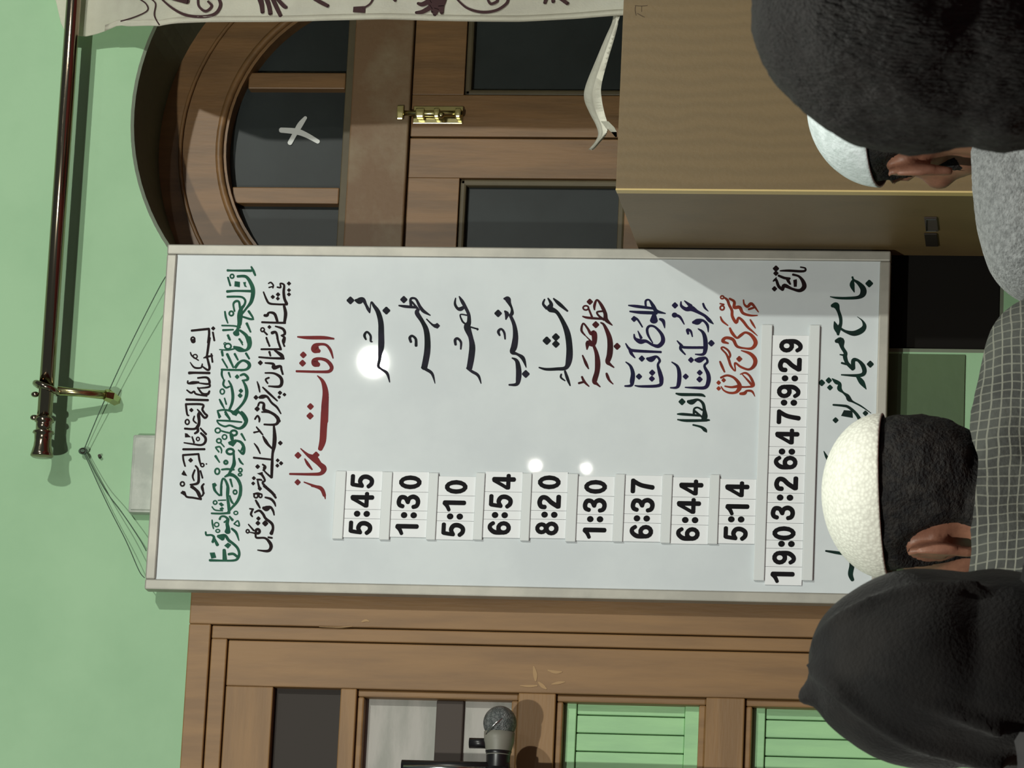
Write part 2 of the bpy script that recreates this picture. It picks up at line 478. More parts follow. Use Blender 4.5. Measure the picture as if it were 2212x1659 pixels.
LINE_2 = [((380, 560, A), """
S 685,148,34 760,150,26 1000,152,36
S 1000,100,24 1028,155,34 1052,212,28
R 745,226,24,26,22
S 690,242,26 722,350,26
S 818,228,34 930,232,40 1000,330,52 1024,430,56 1000,560,48 940,645,30 880,720,30
P 780,290 850,300 848,372 775,360
P 890,305 930,300 925,340 945,372 910,365
S 680,428,38 800,420,28 1010,424,36
S 682,498,30 800,496,28 880,505,28 920,550,30 905,610,32 865,660,50 850,740,74 845,860,56
S 850,650,30 835,565,30 790,560,32 762,600,26 778,690,24
S 965,690,34 1022,792,24 890,762,20
S 890,770,16 985,800,18 1030,796,22
R 735,720,28,30,24
S 650,695,24 662,770,28 688,848,18
S 610,880,22 770,885,22 850,905,28
S 625,942,30 760,935,22
S 845,850,60 820,930,40 800,985,90
S 940,852,36 990,965,24
S 850,945,30 930,1010,46 972,1106,60
S 690,1010,34 718,1070,26
S 840,1060,28 880,1106,24"""), ((380, 730, A), """
S 968,0,60 978,70,62 965,130,50 920,165,34 840,150,70 770,118,30
R 690,110,42,36,24
R 652,78,16,16,14
S 578,155,14 690,160,22 790,140,22
S 610,180,34 620,235,30
S 700,0,30 715,25,24
S 845,15,26 885,92,18
S 615,282,24 682,395,24
S 680,215,36 720,300,34 762,392,26
S 780,212,32 822,292,24
S 930,205,32 972,275,26
S 790,390,40 830,335,36 890,300,30 955,325,44 975,370,46 940,415,34 860,430,28
S 605,420,28 760,425,28 900,425,30
S 612,425,26 608,490,28 632,552,18
S 700,462,28 722,522,20
D 812,515,58
S 855,498,26 905,482,34 950,520,36 945,555,34 880,565,22
S 890,570,24 925,640,40 940,720,46 925,800,42 880,880,34 805,960,34 760,1000,50
S 700,570,22 735,640,32 755,760,40 745,860,36 705,960,30
S 640,560,28 628,620,28 665,660,26 710,645,22
R 615,712,28,34,20
S 578,815,20 605,870,32 640,935,18
S 645,800,20 668,880,22
D 862,702,56 852,765,60
S 550,968,22 630,955,26 720,968,30 780,1000,56 830,975,34
S 555,980,22 575,1060,24
S 820,975,28 880,1020,38 930,1106,46
S 660,1010,30 715,1080,26"""), ((380, 890, A), """
S 555,0,26 592,62,20
S 655,0,34 712,82,22
S 545,112,22 700,118,28 872,134,22
S 545,120,20 575,160,24 650,192,26 720,178,26 830,218,34 900,185,46 935,110,48 905,40,40 870,0,34
P 745,0 830,0 800,55 770,40
R 555,245,34,32,22
S 590,245,22 640,262,24 710,278,24
R 768,278,42,34,30
R 645,332,30,30,20
P 690,400 760,365 810,395 760,460 700,430
S 735,300,50 745,360,46
S 870,292,32 918,375,22
S 780,375,24 860,400,36 900,470,42 890,555,36 830,505,20
S 900,430,20 855,535,22
R 570,382,30,28,22
S 588,402,22 640,462,18
S 528,470,24 580,462,24 605,505,22 602,545,16
S 530,480,20 570,530,22
R 720,525,48,36,32
S 765,540,28 770,620,34 768,700,50 720,790,34 690,840,26
S 525,585,34 578,668,18
R 662,668,22,22,28
S 835,618,22 860,665,30 892,695,18
R 548,788,30,38,24
S 608,765,24 680,758,28 770,765,24
R 855,772,22,24,22
R 850,832,22,16,20
S 650,860,22 720,830,46 790,860,40 840,930,42 860,1010,40 852,1106,42
S 600,1106,30 600,980,28 620,890,26 655,905,30 690,1000,38 684,1106,40
S 500,960,40 512,1040,26 575,1106,24
P 490,975 515,935 545,970 520,995
S 722,895,30 748,992,20
R 785,1062,24,26,20"""), ((380, 1050, A), """
S 858,0,42 852,110,42 810,210,38 730,300,30 690,350,30
S 500,0,30 530,75,28 590,120,26 604,0,28
S 688,0,36 680,110,32 700,260,42 705,350,34
R 785,82,24,26,20
S 712,130,24 735,200,32 764,235,20
S 472,362,24 600,365,28 712,356,30
R 520,218,24,24,20
P 565,235 600,215 640,250 605,275
P 575,300 615,275 640,300 600,330
S 480,275,18 520,318,20 620,328,18
S 560,190,16 660,186,18
R 795,356,26,22,18
S 580,440,30 600,405,26 650,405,28 690,445,36 640,480,22
S 690,440,44 680,500,46 690,560,56 685,605,80
S 480,450,18 484,500,24 498,565,18
R 540,512,30,28,18
S 770,502,18 822,460,20 838,530,22 772,505,16
S 712,405,26 750,450,36
S 740,565,28 800,620,36 835,722,14
R 555,595,26,20,18
S 395,610,24 405,650,26 470,650,26 505,680,34 488,742,36
S 505,690,30 550,780,44
S 560,665,40 620,690,70
S 560,660,24 650,655,36 700,720,40 760,765,36 815,820,36 840,890,34 825,950,36 780,985,30 640,990,26 450,985,34
P 640,790 690,750 735,780 690,830
S 640,850,44 648,970,60
S 700,905,34 760,900,34 810,935,34
P 448,885 515,880 535,950 470,965""")]

LINE_3 = [((380, 560, A), """
S 1228,322,18 1260,308,22 1292,345,22 1285,382,18
S 1288,360,18 1235,375,20
S 1345,370,22 1390,374,24 1385,322,22 1435,342,28 1430,430,36 1440,520,38 1470,590,40
D 1500,322,52 1500,410,48 1500,466,50
S 1162,435,20 1200,530,28 1240,585,30 1340,598,26 1475,600,28
D 1285,500,52 1355,468,54 1352,522,48
S 1435,618,34 1455,720,46 1440,840,36
S 1142,836,28 1300,842,28 1450,845,30
S 1175,745,36 1210,745,40 1238,708,28 1310,728,40 1350,842,32
R 1150,936,24,26,20
S 1160,950,24 1210,1000,26
D 1240,900,48
S 1320,890,20 1420,925,36 1445,990,34 1395,1012,16
S 1400,1015,18 1440,1040,34 1432,1106,34
S 1275,978,44 1330,975,34 1358,1106,26
S 1200,1040,24 1220,1106,26"""), ((380, 730, A), """
S 1200,0,26 1242,108,26
S 1345,0,28 1365,70,30 1390,140,30
S 1435,0,28 1415,40,22 1440,110,26
S 1132,150,26 1395,150,30
S 1310,165,24 1400,230,52 1420,275,34
S 1240,185,32 1255,238,22
S 1102,255,24 1260,268,28 1430,272,34
D 1120,330,62
S 1185,332,22 1290,345,36 1300,395,56 1385,375,34 1400,420,30 1418,482,26
S 1185,465,22 1300,470,28 1385,520,42 1405,590,44 1370,645,38 1230,640,20
S 1235,528,26 1190,552,26 1218,602,22
S 1078,580,14 1098,640,28 1112,718,18
S 1152,655,20 1230,730,32 1345,835,20
D 1380,728,54 1440,752,46 1370,785,44
D 1062,790,60
S 1110,790,36 1150,780,56 1210,780,32 1270,860,30 1340,920,30 1392,1005,18
S 1090,900,26 1112,858,26 1165,872,34 1168,950,44 1240,978,32 1320,1030,40 1370,1106,44
D 1078,942,66"""), ((380, 890, A), """
S 1048,95,24 1082,50,26 1108,90,30 1105,132,20
S 1140,0,22 1240,6,26 1330,55,40 1358,110,48 1320,165,34 1170,165,24
S 1300,185,28 1310,330,52 1302,450,52 1282,560,34 1275,720,40 1270,868,34
S 1268,870,30 1180,790,22 1165,735,26
S 1068,198,18 1105,245,28 1152,302,20
S 1035,272,26 1100,258,20
S 1155,322,22 1190,385,44 1230,440,34 1285,492,22
D 1385,412,58
S 1040,418,16 1082,475,28 1118,552,18
S 1032,606,28 1275,632,26
D 1350,642,48 1395,680,52 1346,712,48
D 1084,725,58
S 1150,695,22 1185,730,36 1160,775,26
P 1075,815 1150,795 1155,850 1110,835
S 1140,830,34 1180,905,28 1150,940,30 1200,1000,34 1270,1060,32 1310,1106,34
S 1075,895,22 1145,905,22 1085,900,20 1110,1020,34
D 1034,878,50 1025,948,48
D 1114,1020,48"""), ((380, 1050, A), """
S 1165,0,28 1230,50,34 1280,95,34 1325,155,30
R 1062,128,26,28,24
R 1122,128,20,24,22
S 1030,105,22 1085,95,26 1140,110,22
D 1112,30,50
S 1058,188,24 1085,235,34 1115,290,22
S 1185,150,24 1260,172,34 1305,220,32 1322,268,16
S 1160,290,40 1200,298,74 1255,282,38 1290,330,30 1303,385,18
S 978,300,20 1025,308,26
S 1022,308,24 995,370,30 1015,405,20
S 1045,350,22 1105,325,32 1155,370,36 1190,430,36 1270,495,38 1288,560,34 1265,630,50
S 1225,680,26 1275,688,26
D 1095,430,54 1088,492,60
D 1185,495,76
S 962,508,18 1032,590,26
R 952,600,20,22,20
R 1085,600,26,28,36
S 965,612,12 1050,630,24 1068,685,28 1180,690,28 1245,750,44 1262,810,46 1220,862,38 1085,850,16""")]

LINE_4 = [((380, 560, A), """
S 1615,1030,20 1740,1040,44 1960,1042,48 2095,1055,24"""), ((380, 730, A), """
S 1900,175,50 1850,150,110 1850,110,80 1900,85,40 1990,92,34 2050,160,38 2085,268,18
S 1890,355,60 1850,335,100 1840,300,70 1900,275,40 2000,300,46 2065,380,52 2040,440,44 1930,450,36 1600,442,30
D 1690,225,82 1680,335,84
S 1878,502,14 1950,580,50 1985,720,78 1978,900,96 1970,1106,100
D 1785,910,82 1780,1035,88"""), ((380, 890, A), """
S 1974,0,100 1960,200,92 1948,380,88 1915,490,62
S 1655,485,14 1750,570,44 1840,620,90 1905,690,66 1962,750,80 1925,815,50 1800,826,38 1512,822,28
D 1860,570,84
D 1620,575,84
S 1710,622,18 1750,690,40 1805,762,22
D 1615,932,76
S 1700,930,16 1830,980,34 1930,1020,50 1970,1106,46"""), ((380, 1050, A), """
S 1800,0,20 1915,20,44 1965,90,40 1982,170,12""")]

B1 = (740, 620, 2212 / 300)
B2 = (1040, 620, 2212 / 300)
CC = (1340, 630, 2212 / 320)
DD = (1440, 780, 2212 / 240)
EE = (1640, 560, 7.9)
FF = (1700, 760, 8.295)
GG = (1620, 680, 5.53)
HH = (1620, 960, 4.6067)
ROW_FAJR = [(B1, """
D 125,213,116
S 205,212,40 265,220,104 325,200,70 370,280,44 405,350,50 432,408,24
S 435,395,20 455,240,22 500,300,52 565,400,74 608,560,86 615,750,94 615,950,96 598,1060,66 590,1150,50 570,1260,50 620,1310,36 710,1375,48 750,1515,18
D 697,375,116
S 372,835,30 348,770,44 388,715,34 445,775,38 448,860,34 475,872,18""")]
ROW_ZUHR = [(B1, """
D 975,200,108
S 898,295,26 1000,310,46 1180,325,40
S 1090,300,46 1085,190,40 1165,190,36 1230,310,50 1290,385,54 1395,450,20
S 1100,230,30 1195,345,40
S 1205,360,50 1185,415,74 1270,550,66 1330,680,84 1352,850,94 1345,1050,100 1300,1285,96
S 1265,1280,40 1330,1312,50 1425,1380,46 1472,1535,12
S 1338,512,20 1430,600,34 1480,620,70
D 1505,618,84
S 1088,875,40 1070,810,46 1108,778,38 1165,830,42 1170,935,46""")]
ROW_ASR = [(B1, """
S 1858,152,22 1905,230,56 1960,330,52 2008,440,54 2012,560,70 1985,640,110 2040,800,76 2065,950,96 2050,1120,100 2020,1290,92
S 1985,1290,40 2060,1345,46 2160,1410,46 2205,1535,16
S 1800,178,20 1790,270,40 1830,340,46 1880,350,66 1930,320,50
S 1980,450,24 1875,440,24 1905,540,30 1945,580,30
S 2030,635,26 2145,668,26
D 2148,672,40
S 1800,918,40 1792,845,46 1832,820,40 1885,880,38 1882,988,26""")]
ROW_MAGHRIB = [(B2, """
S 360,185,30 415,195,96 445,260,56 482,340,36 485,420,60 450,455,44
S 372,385,30 405,430,70 388,515,22
S 455,445,50 520,600,62 542,780,86 520,950,100 490,1035,74 570,1070,42 660,1135,64 712,1280,14
S 488,1130,22 560,1175,58 590,1300,84 590,1450,86 560,1548,56 440,1558,28
D 265,420,112 705,1385,116
S 290,770,30 268,710,46 312,668,34 362,725,38 376,828,26""")]
ROW_ISHA = [(B2, """
S 1060,180,24 1110,270,60 1090,345,100 1200,400,60 1300,560,70 1370,740,94 1400,950,100 1395,1150,104 1345,1285,66 1200,1305,52 1030,1310,44 918,1282,24
S 1005,198,26 982,270,40 1040,340,50
S 1148,185,26 1240,270,60 1370,382,30
D 1040,855,124 1185,798,116 1185,908,112
S 1272,1390,28 1265,1440,34 1330,1492,20
S 1330,1340,36 1370,1460,50 1412,1570,22""")]
ROW_JUMA = [(B2, """
D 1725,235,94 1820,600,104 2160,945,104
R 1662,332,44,34,28
S 1700,330,28 1760,475,34
S 1612,468,22 1700,490,40 1930,508,34
S 1800,362,24 1800,290,44 1840,205,30 1910,290,52 1970,420,60 1985,520,66 2082,608,18
S 1930,385,30 1840,400,30 1870,460,34 1950,520,40
S 1900,568,24 1955,610,44 2030,780,76 2050,920,90 2040,1080,92 2010,1190,76 2050,1235,44 2108,1280,22
S 1650,770,22 1592,690,38 1620,580,28 1690,660,36 1740,740,54 1790,735,90 1800,850,80 1775,915,70 1700,890,84 1680,992,22
S 1650,770,14 1760,880,28
S 1785,930,44 1830,1050,62 1850,1200,86 1840,1350,80 1800,1500,80 1840,1545,40 1888,1588,22"""), (B2, """
S 1610,1090,24 1665,1220,48 1705,1302,20
S 1600,1430,34 1640,1510,42 1712,1582,20
S 1550,1532,36 1640,1508,34
S 1992,1378,36 2010,1430,48 2040,1490,36 2095,1545,18""")]
ROW_SUNRISE = [(CC, """
S 122,205,20 250,220,46 480,250,38
S 382,235,30 378,140,34 432,125,28 490,215,56 540,290,54 672,325,18
S 142,295,24 300,310,48 540,318,50
S 505,330,50 500,430,120
S 590,410,36 640,440,54 662,542,14
S 482,765,18 415,650,36 400,560,40 440,512,36 520,530,34 615,635,50 635,740,64 570,812,60 480,795,40 385,740,46 300,745,74 220,700,40 205,638,22
S 262,588,14 310,690,44
D 205,408,84
S 210,390,40 260,420,32 328,528,22
S 80,775,18 130,850,40 210,882,46 605,902,34
S 140,860,46 165,925,46 218,988,18
D 320,1000,86
S 400,1000,40 460,1010,84 540,970,36 588,1030,38 560,1095,36 590,1210,60 612,1320,64 575,1402,48 320,1415,36 218,1403,18
D 475,1210,86 470,1300,82
S 82,1052,18 150,1110,40 186,1220,60 176,1330,70 160,1400,44 68,1410,24
D 278,1268,86""")]
ROW_SUNSET = [(CC, """
D 815,205,88
S 905,150,20 912,215,42 985,262,60 1060,250,84 1150,300,50 1260,360,44 1330,430,54 1388,482,14
S 958,138,18 1050,215,60
S 1235,178,30 1260,240,34 1312,292,12
R 810,350,26,22,34
S 820,350,46 890,380,40 952,485,18
S 1085,460,40 1150,450,92 1230,430,38 1300,500,42 1312,605,12
S 1162,555,18 1230,605,46 1265,700,64 1270,850,66 1235,935,44 1120,935,18
D 1358,770,92
S 1012,628,36 1000,570,42 1050,590,36 1075,672,18
S 848,735,18 910,800,40 955,832,40 1250,835,40
S 905,810,46 900,860,40 968,938,22
D 1055,1020,82
S 1120,1020,40 1180,1020,86 1270,990,38 1300,1050,36 1255,1110,38 1310,1230,58 1315,1340,64 1265,1432,52 1100,1435,36 968,1430,18
D 1185,1210,80 1182,1310,86
S 768,1052,18 850,1115,42 880,1230,60 870,1380,60 835,1432,40 748,1435,20
D 975,1268,82""")]
ROW_IFTAR = [(DD, """
S 188,645,34 300,665,62 560,668,60 700,675,60 762,705,30
D 305,810,128
S 425,805,60 500,815,106 620,768,46 720,840,60 752,980,70 758,1100,116 740,1165,80 850,1175,34
S 540,1045,44 550,950,42 620,925,36 710,975,40
S 560,1000,50 640,1060,40 700,1110,40
S 215,1055,28 330,1058,56 660,1085,44
S 218,1165,26 400,1185,58 800,1180,50
S 525,1270,34 680,1310,48 762,1370,76 795,1415,22""")]
ROW_SUHUR = [(CC, """
R 1520,85,24,22,24
R 1520,242,30,32,26
S 1488,178,22 1545,192,26
S 1555,90,26 1600,130,40 1625,200,40 1665,280,42 1672,370,44 1730,462,46 1765,390,34 1830,440,42 1900,530,38 1970,590,28 2045,658,12
S 1630,105,30 1700,150,40 1700,235,50 1780,235,50 1830,320,44 1940,355,32 2045,355,18
S 1838,125,22 1850,190,28 1900,225,42 1960,180,44 2062,305,16
S 1915,265,30 1960,250,34 2010,235,24
S 1940,420,24 1975,480,34 2015,545,16
S 1495,375,20 1525,440,34 1605,505,18
S 1635,545,30 1670,620,46 1740,690,34 1800,650,44 1870,610,34 1960,655,50 2020,760,62 1965,845,44 1850,845,28 1740,815,42 1680,715,48 1575,690,44 1530,740,52 1610,772,24
S 1612,1000,34 1640,950,32 1610,880,32 1540,830,26 1508,850,26 1580,930,30 1620,1020,38 1650,1110,34 1715,1185,20 1710,1065,28 1800,1125,34 1920,1162,34 2000,1100,56 2010,1010,62 1935,925,48 1805,880,16
D 1775,1005,84
S 1488,1045,28 1515,1110,38 1555,1198,26"""), (DD, """
S 1080,330,44 1200,285,44 1330,325,50 1430,430,70 1450,530,90 1380,620,56 1250,632,44 1140,585,34 1085,510,26
S 1160,500,30 1290,520,44 1420,500,60
D 1035,430,84 1035,545,84
D 1135,380,84
S 1465,262,20 1560,235,40 1640,280,44 1700,380,54 1728,490,50 1600,515,36 1480,515,40
S 1500,260,20 1640,410,46 1690,470,50
S 1465,650,50 1550,640,70 1600,592,44 1700,605,46 1755,702,14""")]
ROW_DATE = [(EE, """
D 285,160,100 285,240,84
S 330,280,40 430,320,46 520,330,40
S 358,198,24 500,195,42 755,205,42 785,155,30 705,135,26
S 575,262,40 680,295,40 750,385,66 765,475,80 690,535,60 560,505,44 430,450,70 400,520,48
S 240,375,24 285,345,40 330,460,52 400,520,50
S 290,315,20 262,362,34
D 260,505,84
S 480,330,60 500,380,50 530,425,30
P 580,355 640,340 645,385 640,470 590,475""")]
LINE_MOSQUE = [(EE, """
S 1590,305,34 1610,350,34 1690,405,60 1770,500,98 1770,590,104 1690,650,60 1500,665,48 1330,660,40 1212,640,16
S 1600,350,30 1585,440,84 1622,562,16
D 1877,415,122
S 1245,795,60 1310,790,110 1345,870,60 1385,990,58 1390,1100,56 1350,1200,84 1345,1285,40
S 1282,1065,18 1315,1170,92 1355,1288,24
S 1385,1180,40 1480,1235,50 1620,1265,90 1745,1215,96 1795,1140,70 1760,1050,28 1672,980,8"""), (GG, """
S 1030,315,44 1085,312,86 1100,385,46 1140,455,46 1135,500,52 1160,575,44 1230,645,48
S 1075,475,14 1135,485,30
S 1095,575,24 1150,590,26
S 1235,640,46 1235,545,50 1290,545,34 1350,610,52 1365,690,52 1300,725,40 1092,717,16
D 1437,590,78
S 1275,730,28 1335,805,64 1388,888,10"""), (FF, """
D 622,555,112 748,512,104 770,640,96
S 808,480,18 880,540,76 945,575,60 940,660,84 1005,728,36 1080,790,70 1115,850,84 1180,895,36 1330,975,28 1505,1098,12
S 828,950,34 1000,965,44 1100,990,50 1230,1100,54 1310,1230,70 1332,1350,86 1328,1462,88
P 1020,1045 1170,1055 1180,1185 1060,1165 968,1148
D 870,1225,98
D 1405,1100,92 1440,1215,96"""), (HH, """
S 735,68,8 760,120,28 786,160,38 776,212,16"""), (HH, """
S 755,1060,18 850,1075,30 945,1090,30
S 935,1105,20 1005,1140,58 1015,1200,52 1000,1290,50 1020,1348,36""")]
WRITING = [('lettering', 'ink_dark', LINE_1), ('lettering', 'ink_green', LINE_2), ('lettering', 'ink_dark', LINE_3),
           ('lettering', 'ink_red', LINE_4), ('lettering', 'ink_blackgreen', ROW_FAJR), ('lettering', 'ink_blackgreen', ROW_ZUHR),
           ('lettering', 'ink_blackgreen', ROW_ASR), ('lettering', 'ink_blackgreen', ROW_MAGHRIB), ('lettering', 'ink_blackgreen', ROW_ISHA),
           ('lettering', 'ink_maroon', ROW_JUMA), ('lettering', 'ink_purple', ROW_SUNRISE), ('lettering', 'ink_purple', ROW_SUNSET),
           ('lettering', 'ink_forest', ROW_IFTAR), ('lettering', 'ink_orange', ROW_SUHUR), ('lettering', 'ink_dark', ROW_DATE),
           ('lettering', 'ink_forest', LINE_MOSQUE[:2]), ('lettering', 'ink_forest', LINE_MOSQUE[2:3]), ('lettering', 'ink_forest', LINE_MOSQUE[3:4]), ('lettering', 'ink_forest', LINE_MOSQUE[4:])]
WRITING_LABEL = ['dark maroon line of script at the top of the board', 'green line of script under the top line',
                 'thin black line of script under the green line', 'large maroon heading above the rows of times',
                 'black word beside 5:45', 'black word beside the upper 1:30', 'black word beside 5:10', 'black word beside 6:54',
                 'black word beside 8:20', 'maroon words beside the lower 1:30', 'navy words beside 6:37', 'navy words beside 6:44',
                 'dark green word under the navy words of the 6:44 row', 'brick red words beside 5:14', 'black word above the date strip',
                 'dark green first words under the date strip', 'dark green last word under the date strip', 'dark green stroke touching the top of the crochet cap', 'dark green letters beside the left edge of the crochet cap']
# ------------------------------------------------------------------ large structure
def arch(cx, cz, r, n=40, a0=0.0, a1=math.pi):
    return [(cx + r * math.cos(a0 + (a1 - a0) * i / n), cz + r * math.sin(a0 + (a1 - a0) * i / n)) for i in range(n + 1)]
NX, NR = 0.548, 0.41                      # arched window niche: centre, half width
SILL = pt(2167, 700, 0).z
NZ = pt(283, 240, 0).z - NR               # spring line
L0, L1 = NX - NR, NX + NR
ND = 0.2                                  # depth of the niche
CX0, CX1 = -1.30, -0.283                  # cupboard opening in the wall
CZ1 = pt(415, 1295, 0).z
CZ0 = 0.35

def wall_with_holes():
    cu = bpy.data.curves.new('w', 'CURVE')
    cu.dimensions = '2D'
    cu.fill_mode = 'BOTH'
    cu.extrude = 0.125
    hole = [(L0, SILL), (L1, SILL)] + arch(NX, NZ, NR)
    for poly in ([(-3.2, 0), (3.2, 0), (3.2, 3.3), (-3.2, 3.3)], hole,
                 [(CX0 + 0.02, CZ0 + 0.02), (CX1 - 0.02, CZ0 + 0.02), (CX1 - 0.02, CZ1 - 0.02), (CX0 + 0.02, CZ1 - 0.02)]):
        s = cu.splines.new('POLY')
        s.points.add(len(poly) - 1)
        for p, (x, z) in zip(s.points, poly):
            p.co = (x, z, 0, 1)
        s.use_cyclic_u = True
    o = bpy.data.objects.new('w', cu)
    sc.collection.objects.link(o)
    dg = bpy.context.evaluated_depsgraph_get()
    bm = bmesh.new()
    bm.from_mesh(o.evaluated_get(dg).to_mesh())
    bpy.data.objects.remove(o)
    bm.transform(Matrix(((1, 0, 0, 0), (0, 0, 1, 0.125), (0, 1, 0, 0), (0, 0, 0, 1))))
    bmesh.ops.recalc_face_normals(bm, faces=bm.faces[:])
    return bm
structure(obj('wall_back', wall_with_holes(), 'wall'))
bm = bmesh.new(); bx(bm, -3.2, 3.2, -7.6, 0.25, -0.06, 0.0)
structure(obj('floor', bm, 'carpet'))
# darker green band low on the wall: shade under the board put into its colour
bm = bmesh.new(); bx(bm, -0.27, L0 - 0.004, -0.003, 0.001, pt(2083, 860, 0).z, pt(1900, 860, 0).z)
structure(obj('shade_band_1', bm, 'shadegreen'))

# ---- the arched window
win = bpy.data.objects.new('window_1', None)
win.location = (NX, ND, SILL)
sc.collection.objects.link(win)
win.matrix_world = Matrix.Translation(win.location)
structure(win)
# lining of the opening
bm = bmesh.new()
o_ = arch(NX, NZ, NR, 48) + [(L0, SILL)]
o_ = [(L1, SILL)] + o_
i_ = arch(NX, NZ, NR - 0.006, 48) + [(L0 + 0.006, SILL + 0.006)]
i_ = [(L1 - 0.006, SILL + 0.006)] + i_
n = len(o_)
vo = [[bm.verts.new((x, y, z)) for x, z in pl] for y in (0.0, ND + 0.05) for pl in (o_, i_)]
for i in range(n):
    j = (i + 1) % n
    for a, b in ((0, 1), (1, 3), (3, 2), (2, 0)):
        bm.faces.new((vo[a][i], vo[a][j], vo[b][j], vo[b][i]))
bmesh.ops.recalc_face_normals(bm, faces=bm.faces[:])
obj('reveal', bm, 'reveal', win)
GR = pt(489, 310, ND).z - NZ              # radius of the arched pane
TZ0, TZ1 = pt(885, 297, ND).z, pt(757, 297, ND).z
bm = bmesh.new()
ring = arch(NX, NZ, NR - 0.006, 40) + arch(NX, NZ, GR, 40)[::-1]
q = 41
va = [[bm.verts.new((x, y, z)) for x, z in ring] for y in (ND, ND + 0.05)]
for k in range(40):
    a, b, c, d = k, k + 1, 2 * q - 2 - k, 2 * q - 1 - k
    bm.faces.new([va[0][t] for t in (a, b, c, d)])
    bm.faces.new([va[1][t] for t in (d, c, b, a)])
    bm.faces.new((va[0][a], va[1][a], va[1][b], va[0][b]))
    bm.faces.new((va[0][c], va[1][c], va[1][d], va[0][d]))
bmesh.ops.recalc_face_normals(bm, faces=bm.faces[:])
obj('arched_frame', bm, 'wood', win)
bm = bmesh.new()                          # thin bead around the arched frame
tube(bm, [(x, ND - 0.004, z) for x, z in arch(NX, NZ, NR - 0.045, 40)], 0.0035, 8)
tube(bm, [(x, ND - 0.002, z) for x, z in arch(NX, NZ, GR + 0.012, 40)], 0.007, 8)
obj('bead', bm, 'wood', win, True)
bm = bmesh.new(); bx(bm, L0 + 0.006, L1 - 0.006, ND - 0.012, ND + 0.05, TZ0 + 0.001, TZ1, 0.003)
obj('transom_bar', bm, 'oldwood', win)
bm = bmesh.new(); bx(bm, L0 + 0.006, L1 - 0.006, ND + 0.012, ND + 0.05, TZ1, pt(737, 297, ND).z, 0.002)
obj('lower_rail', bm, 'beadwood', win)
bm = bmesh.new()
prism(bm, [(NX + GR + 0.01, NZ + 0.02), *[(x, max(z, NZ + 0.02)) for x, z in arch(NX, NZ, GR + 0.01, 40)]][1:], ND + 0.035, ND + 0.041)
obj('pane', bm, 'glass', win)
for ya, yb in ((152, 187), (400, 435)):
    xa, xb_ = pt(640, yb, ND).x, pt(640, ya, ND).x
    zt = NZ + math.sqrt(GR ** 2 - max(abs(xa - NX), abs(xb_ - NX)) ** 2)
    bm = bmesh.new(); bx(bm, xa, xb_, ND + 0.013, ND + 0.045, pt(737, 297, ND).z + 0.0005, zt + 0.006, 0.002)
    obj('glazing_bar', bm, 'wood', win)
# two leaves
def leaf(x0, x1, glass_x0, glass_x1, top_z, gl_top):
    r = bpy.data.objects.new('shutter_leaf', None)
    r.location = ((x0 + x1) / 2, ND, SILL + 0.006)
    sc.collection.objects.link(r); r.matrix_world = Matrix.Translation(r.location)
    r.parent = win; r.matrix_parent_inverse = win.matrix_world.inverted()
    gb = SILL + 0.62
    bm = bmesh.new()
    bx(bm, x0, glass_x0, ND, ND + 0.035, SILL + 0.008, top_z, 0.002)
    bx(bm, glass_x1, x1, ND, ND + 0.035, SILL + 0.008, top_z, 0.002)
    bx(bm, glass_x0 + 1e-4, glass_x1 - 1e-4, ND + 0.0005, ND + 0.0345, gl_top, top_z, 0.001)
    bx(bm, glass_x0 + 1e-4, glass_x1 - 1e-4, ND + 0.0005, ND + 0.0345, SILL + 0.008, SILL + 0.09, 0.001)
    bx(bm, glass_x0 + 1e-4, glass_x1 - 1e-4, ND + 0.0005, ND + 0.0345, gb - 0.04, gb + 0.04, 0.001)
    obj('leaf_frame', bm, 'wood', r)
    bm = bmesh.new()
    m_ = 0.012
    for (a, b, c, d) in ((glass_x0, glass_x0 + m_, gb, gl_top), (glass_x1 - m_, glass_x1, gb, gl_top),
                         (glass_x0, glass_x1, gl_top - m_, gl_top), (glass_x0, glass_x1, gb + 0.04, gb + 0.04 + m_)):
        bx(bm, a, b, ND + 0.006, ND + 0.03, c, d, 0.004)
    obj('glazing_bead', bm, 'beadwood', r)
    bm = bmesh.new(); bx(bm, glass_x0, glass_x1, ND + 0.02, ND + 0.025, gb, gl_top)
    obj('pane', bm, 'glass', r)
    return r
XM = pt(1050, 297, ND).x
GT = pt(997, 300, ND).z
bm = bmesh.new(); bx(bm, L0 + 0.0065, L1 - 0.0065, 0.012, 0.03, SILL + 0.0065, pt(1880, 640, 0.012).z, 0.002)
obj('lower_shade_sheet', bm, 'shadesheet', win)  # dark sheet added across the lower niche in place of its shade
leaf(L0 + 0.012, XM - 0.0015, L0 + 0.075, pt(1100, 385, ND).x, TZ0, GT)
leaf(XM + 0.0015, L1 - 0.012, pt(1100, 205, ND).x, L1 - 0.075, TZ0, GT)
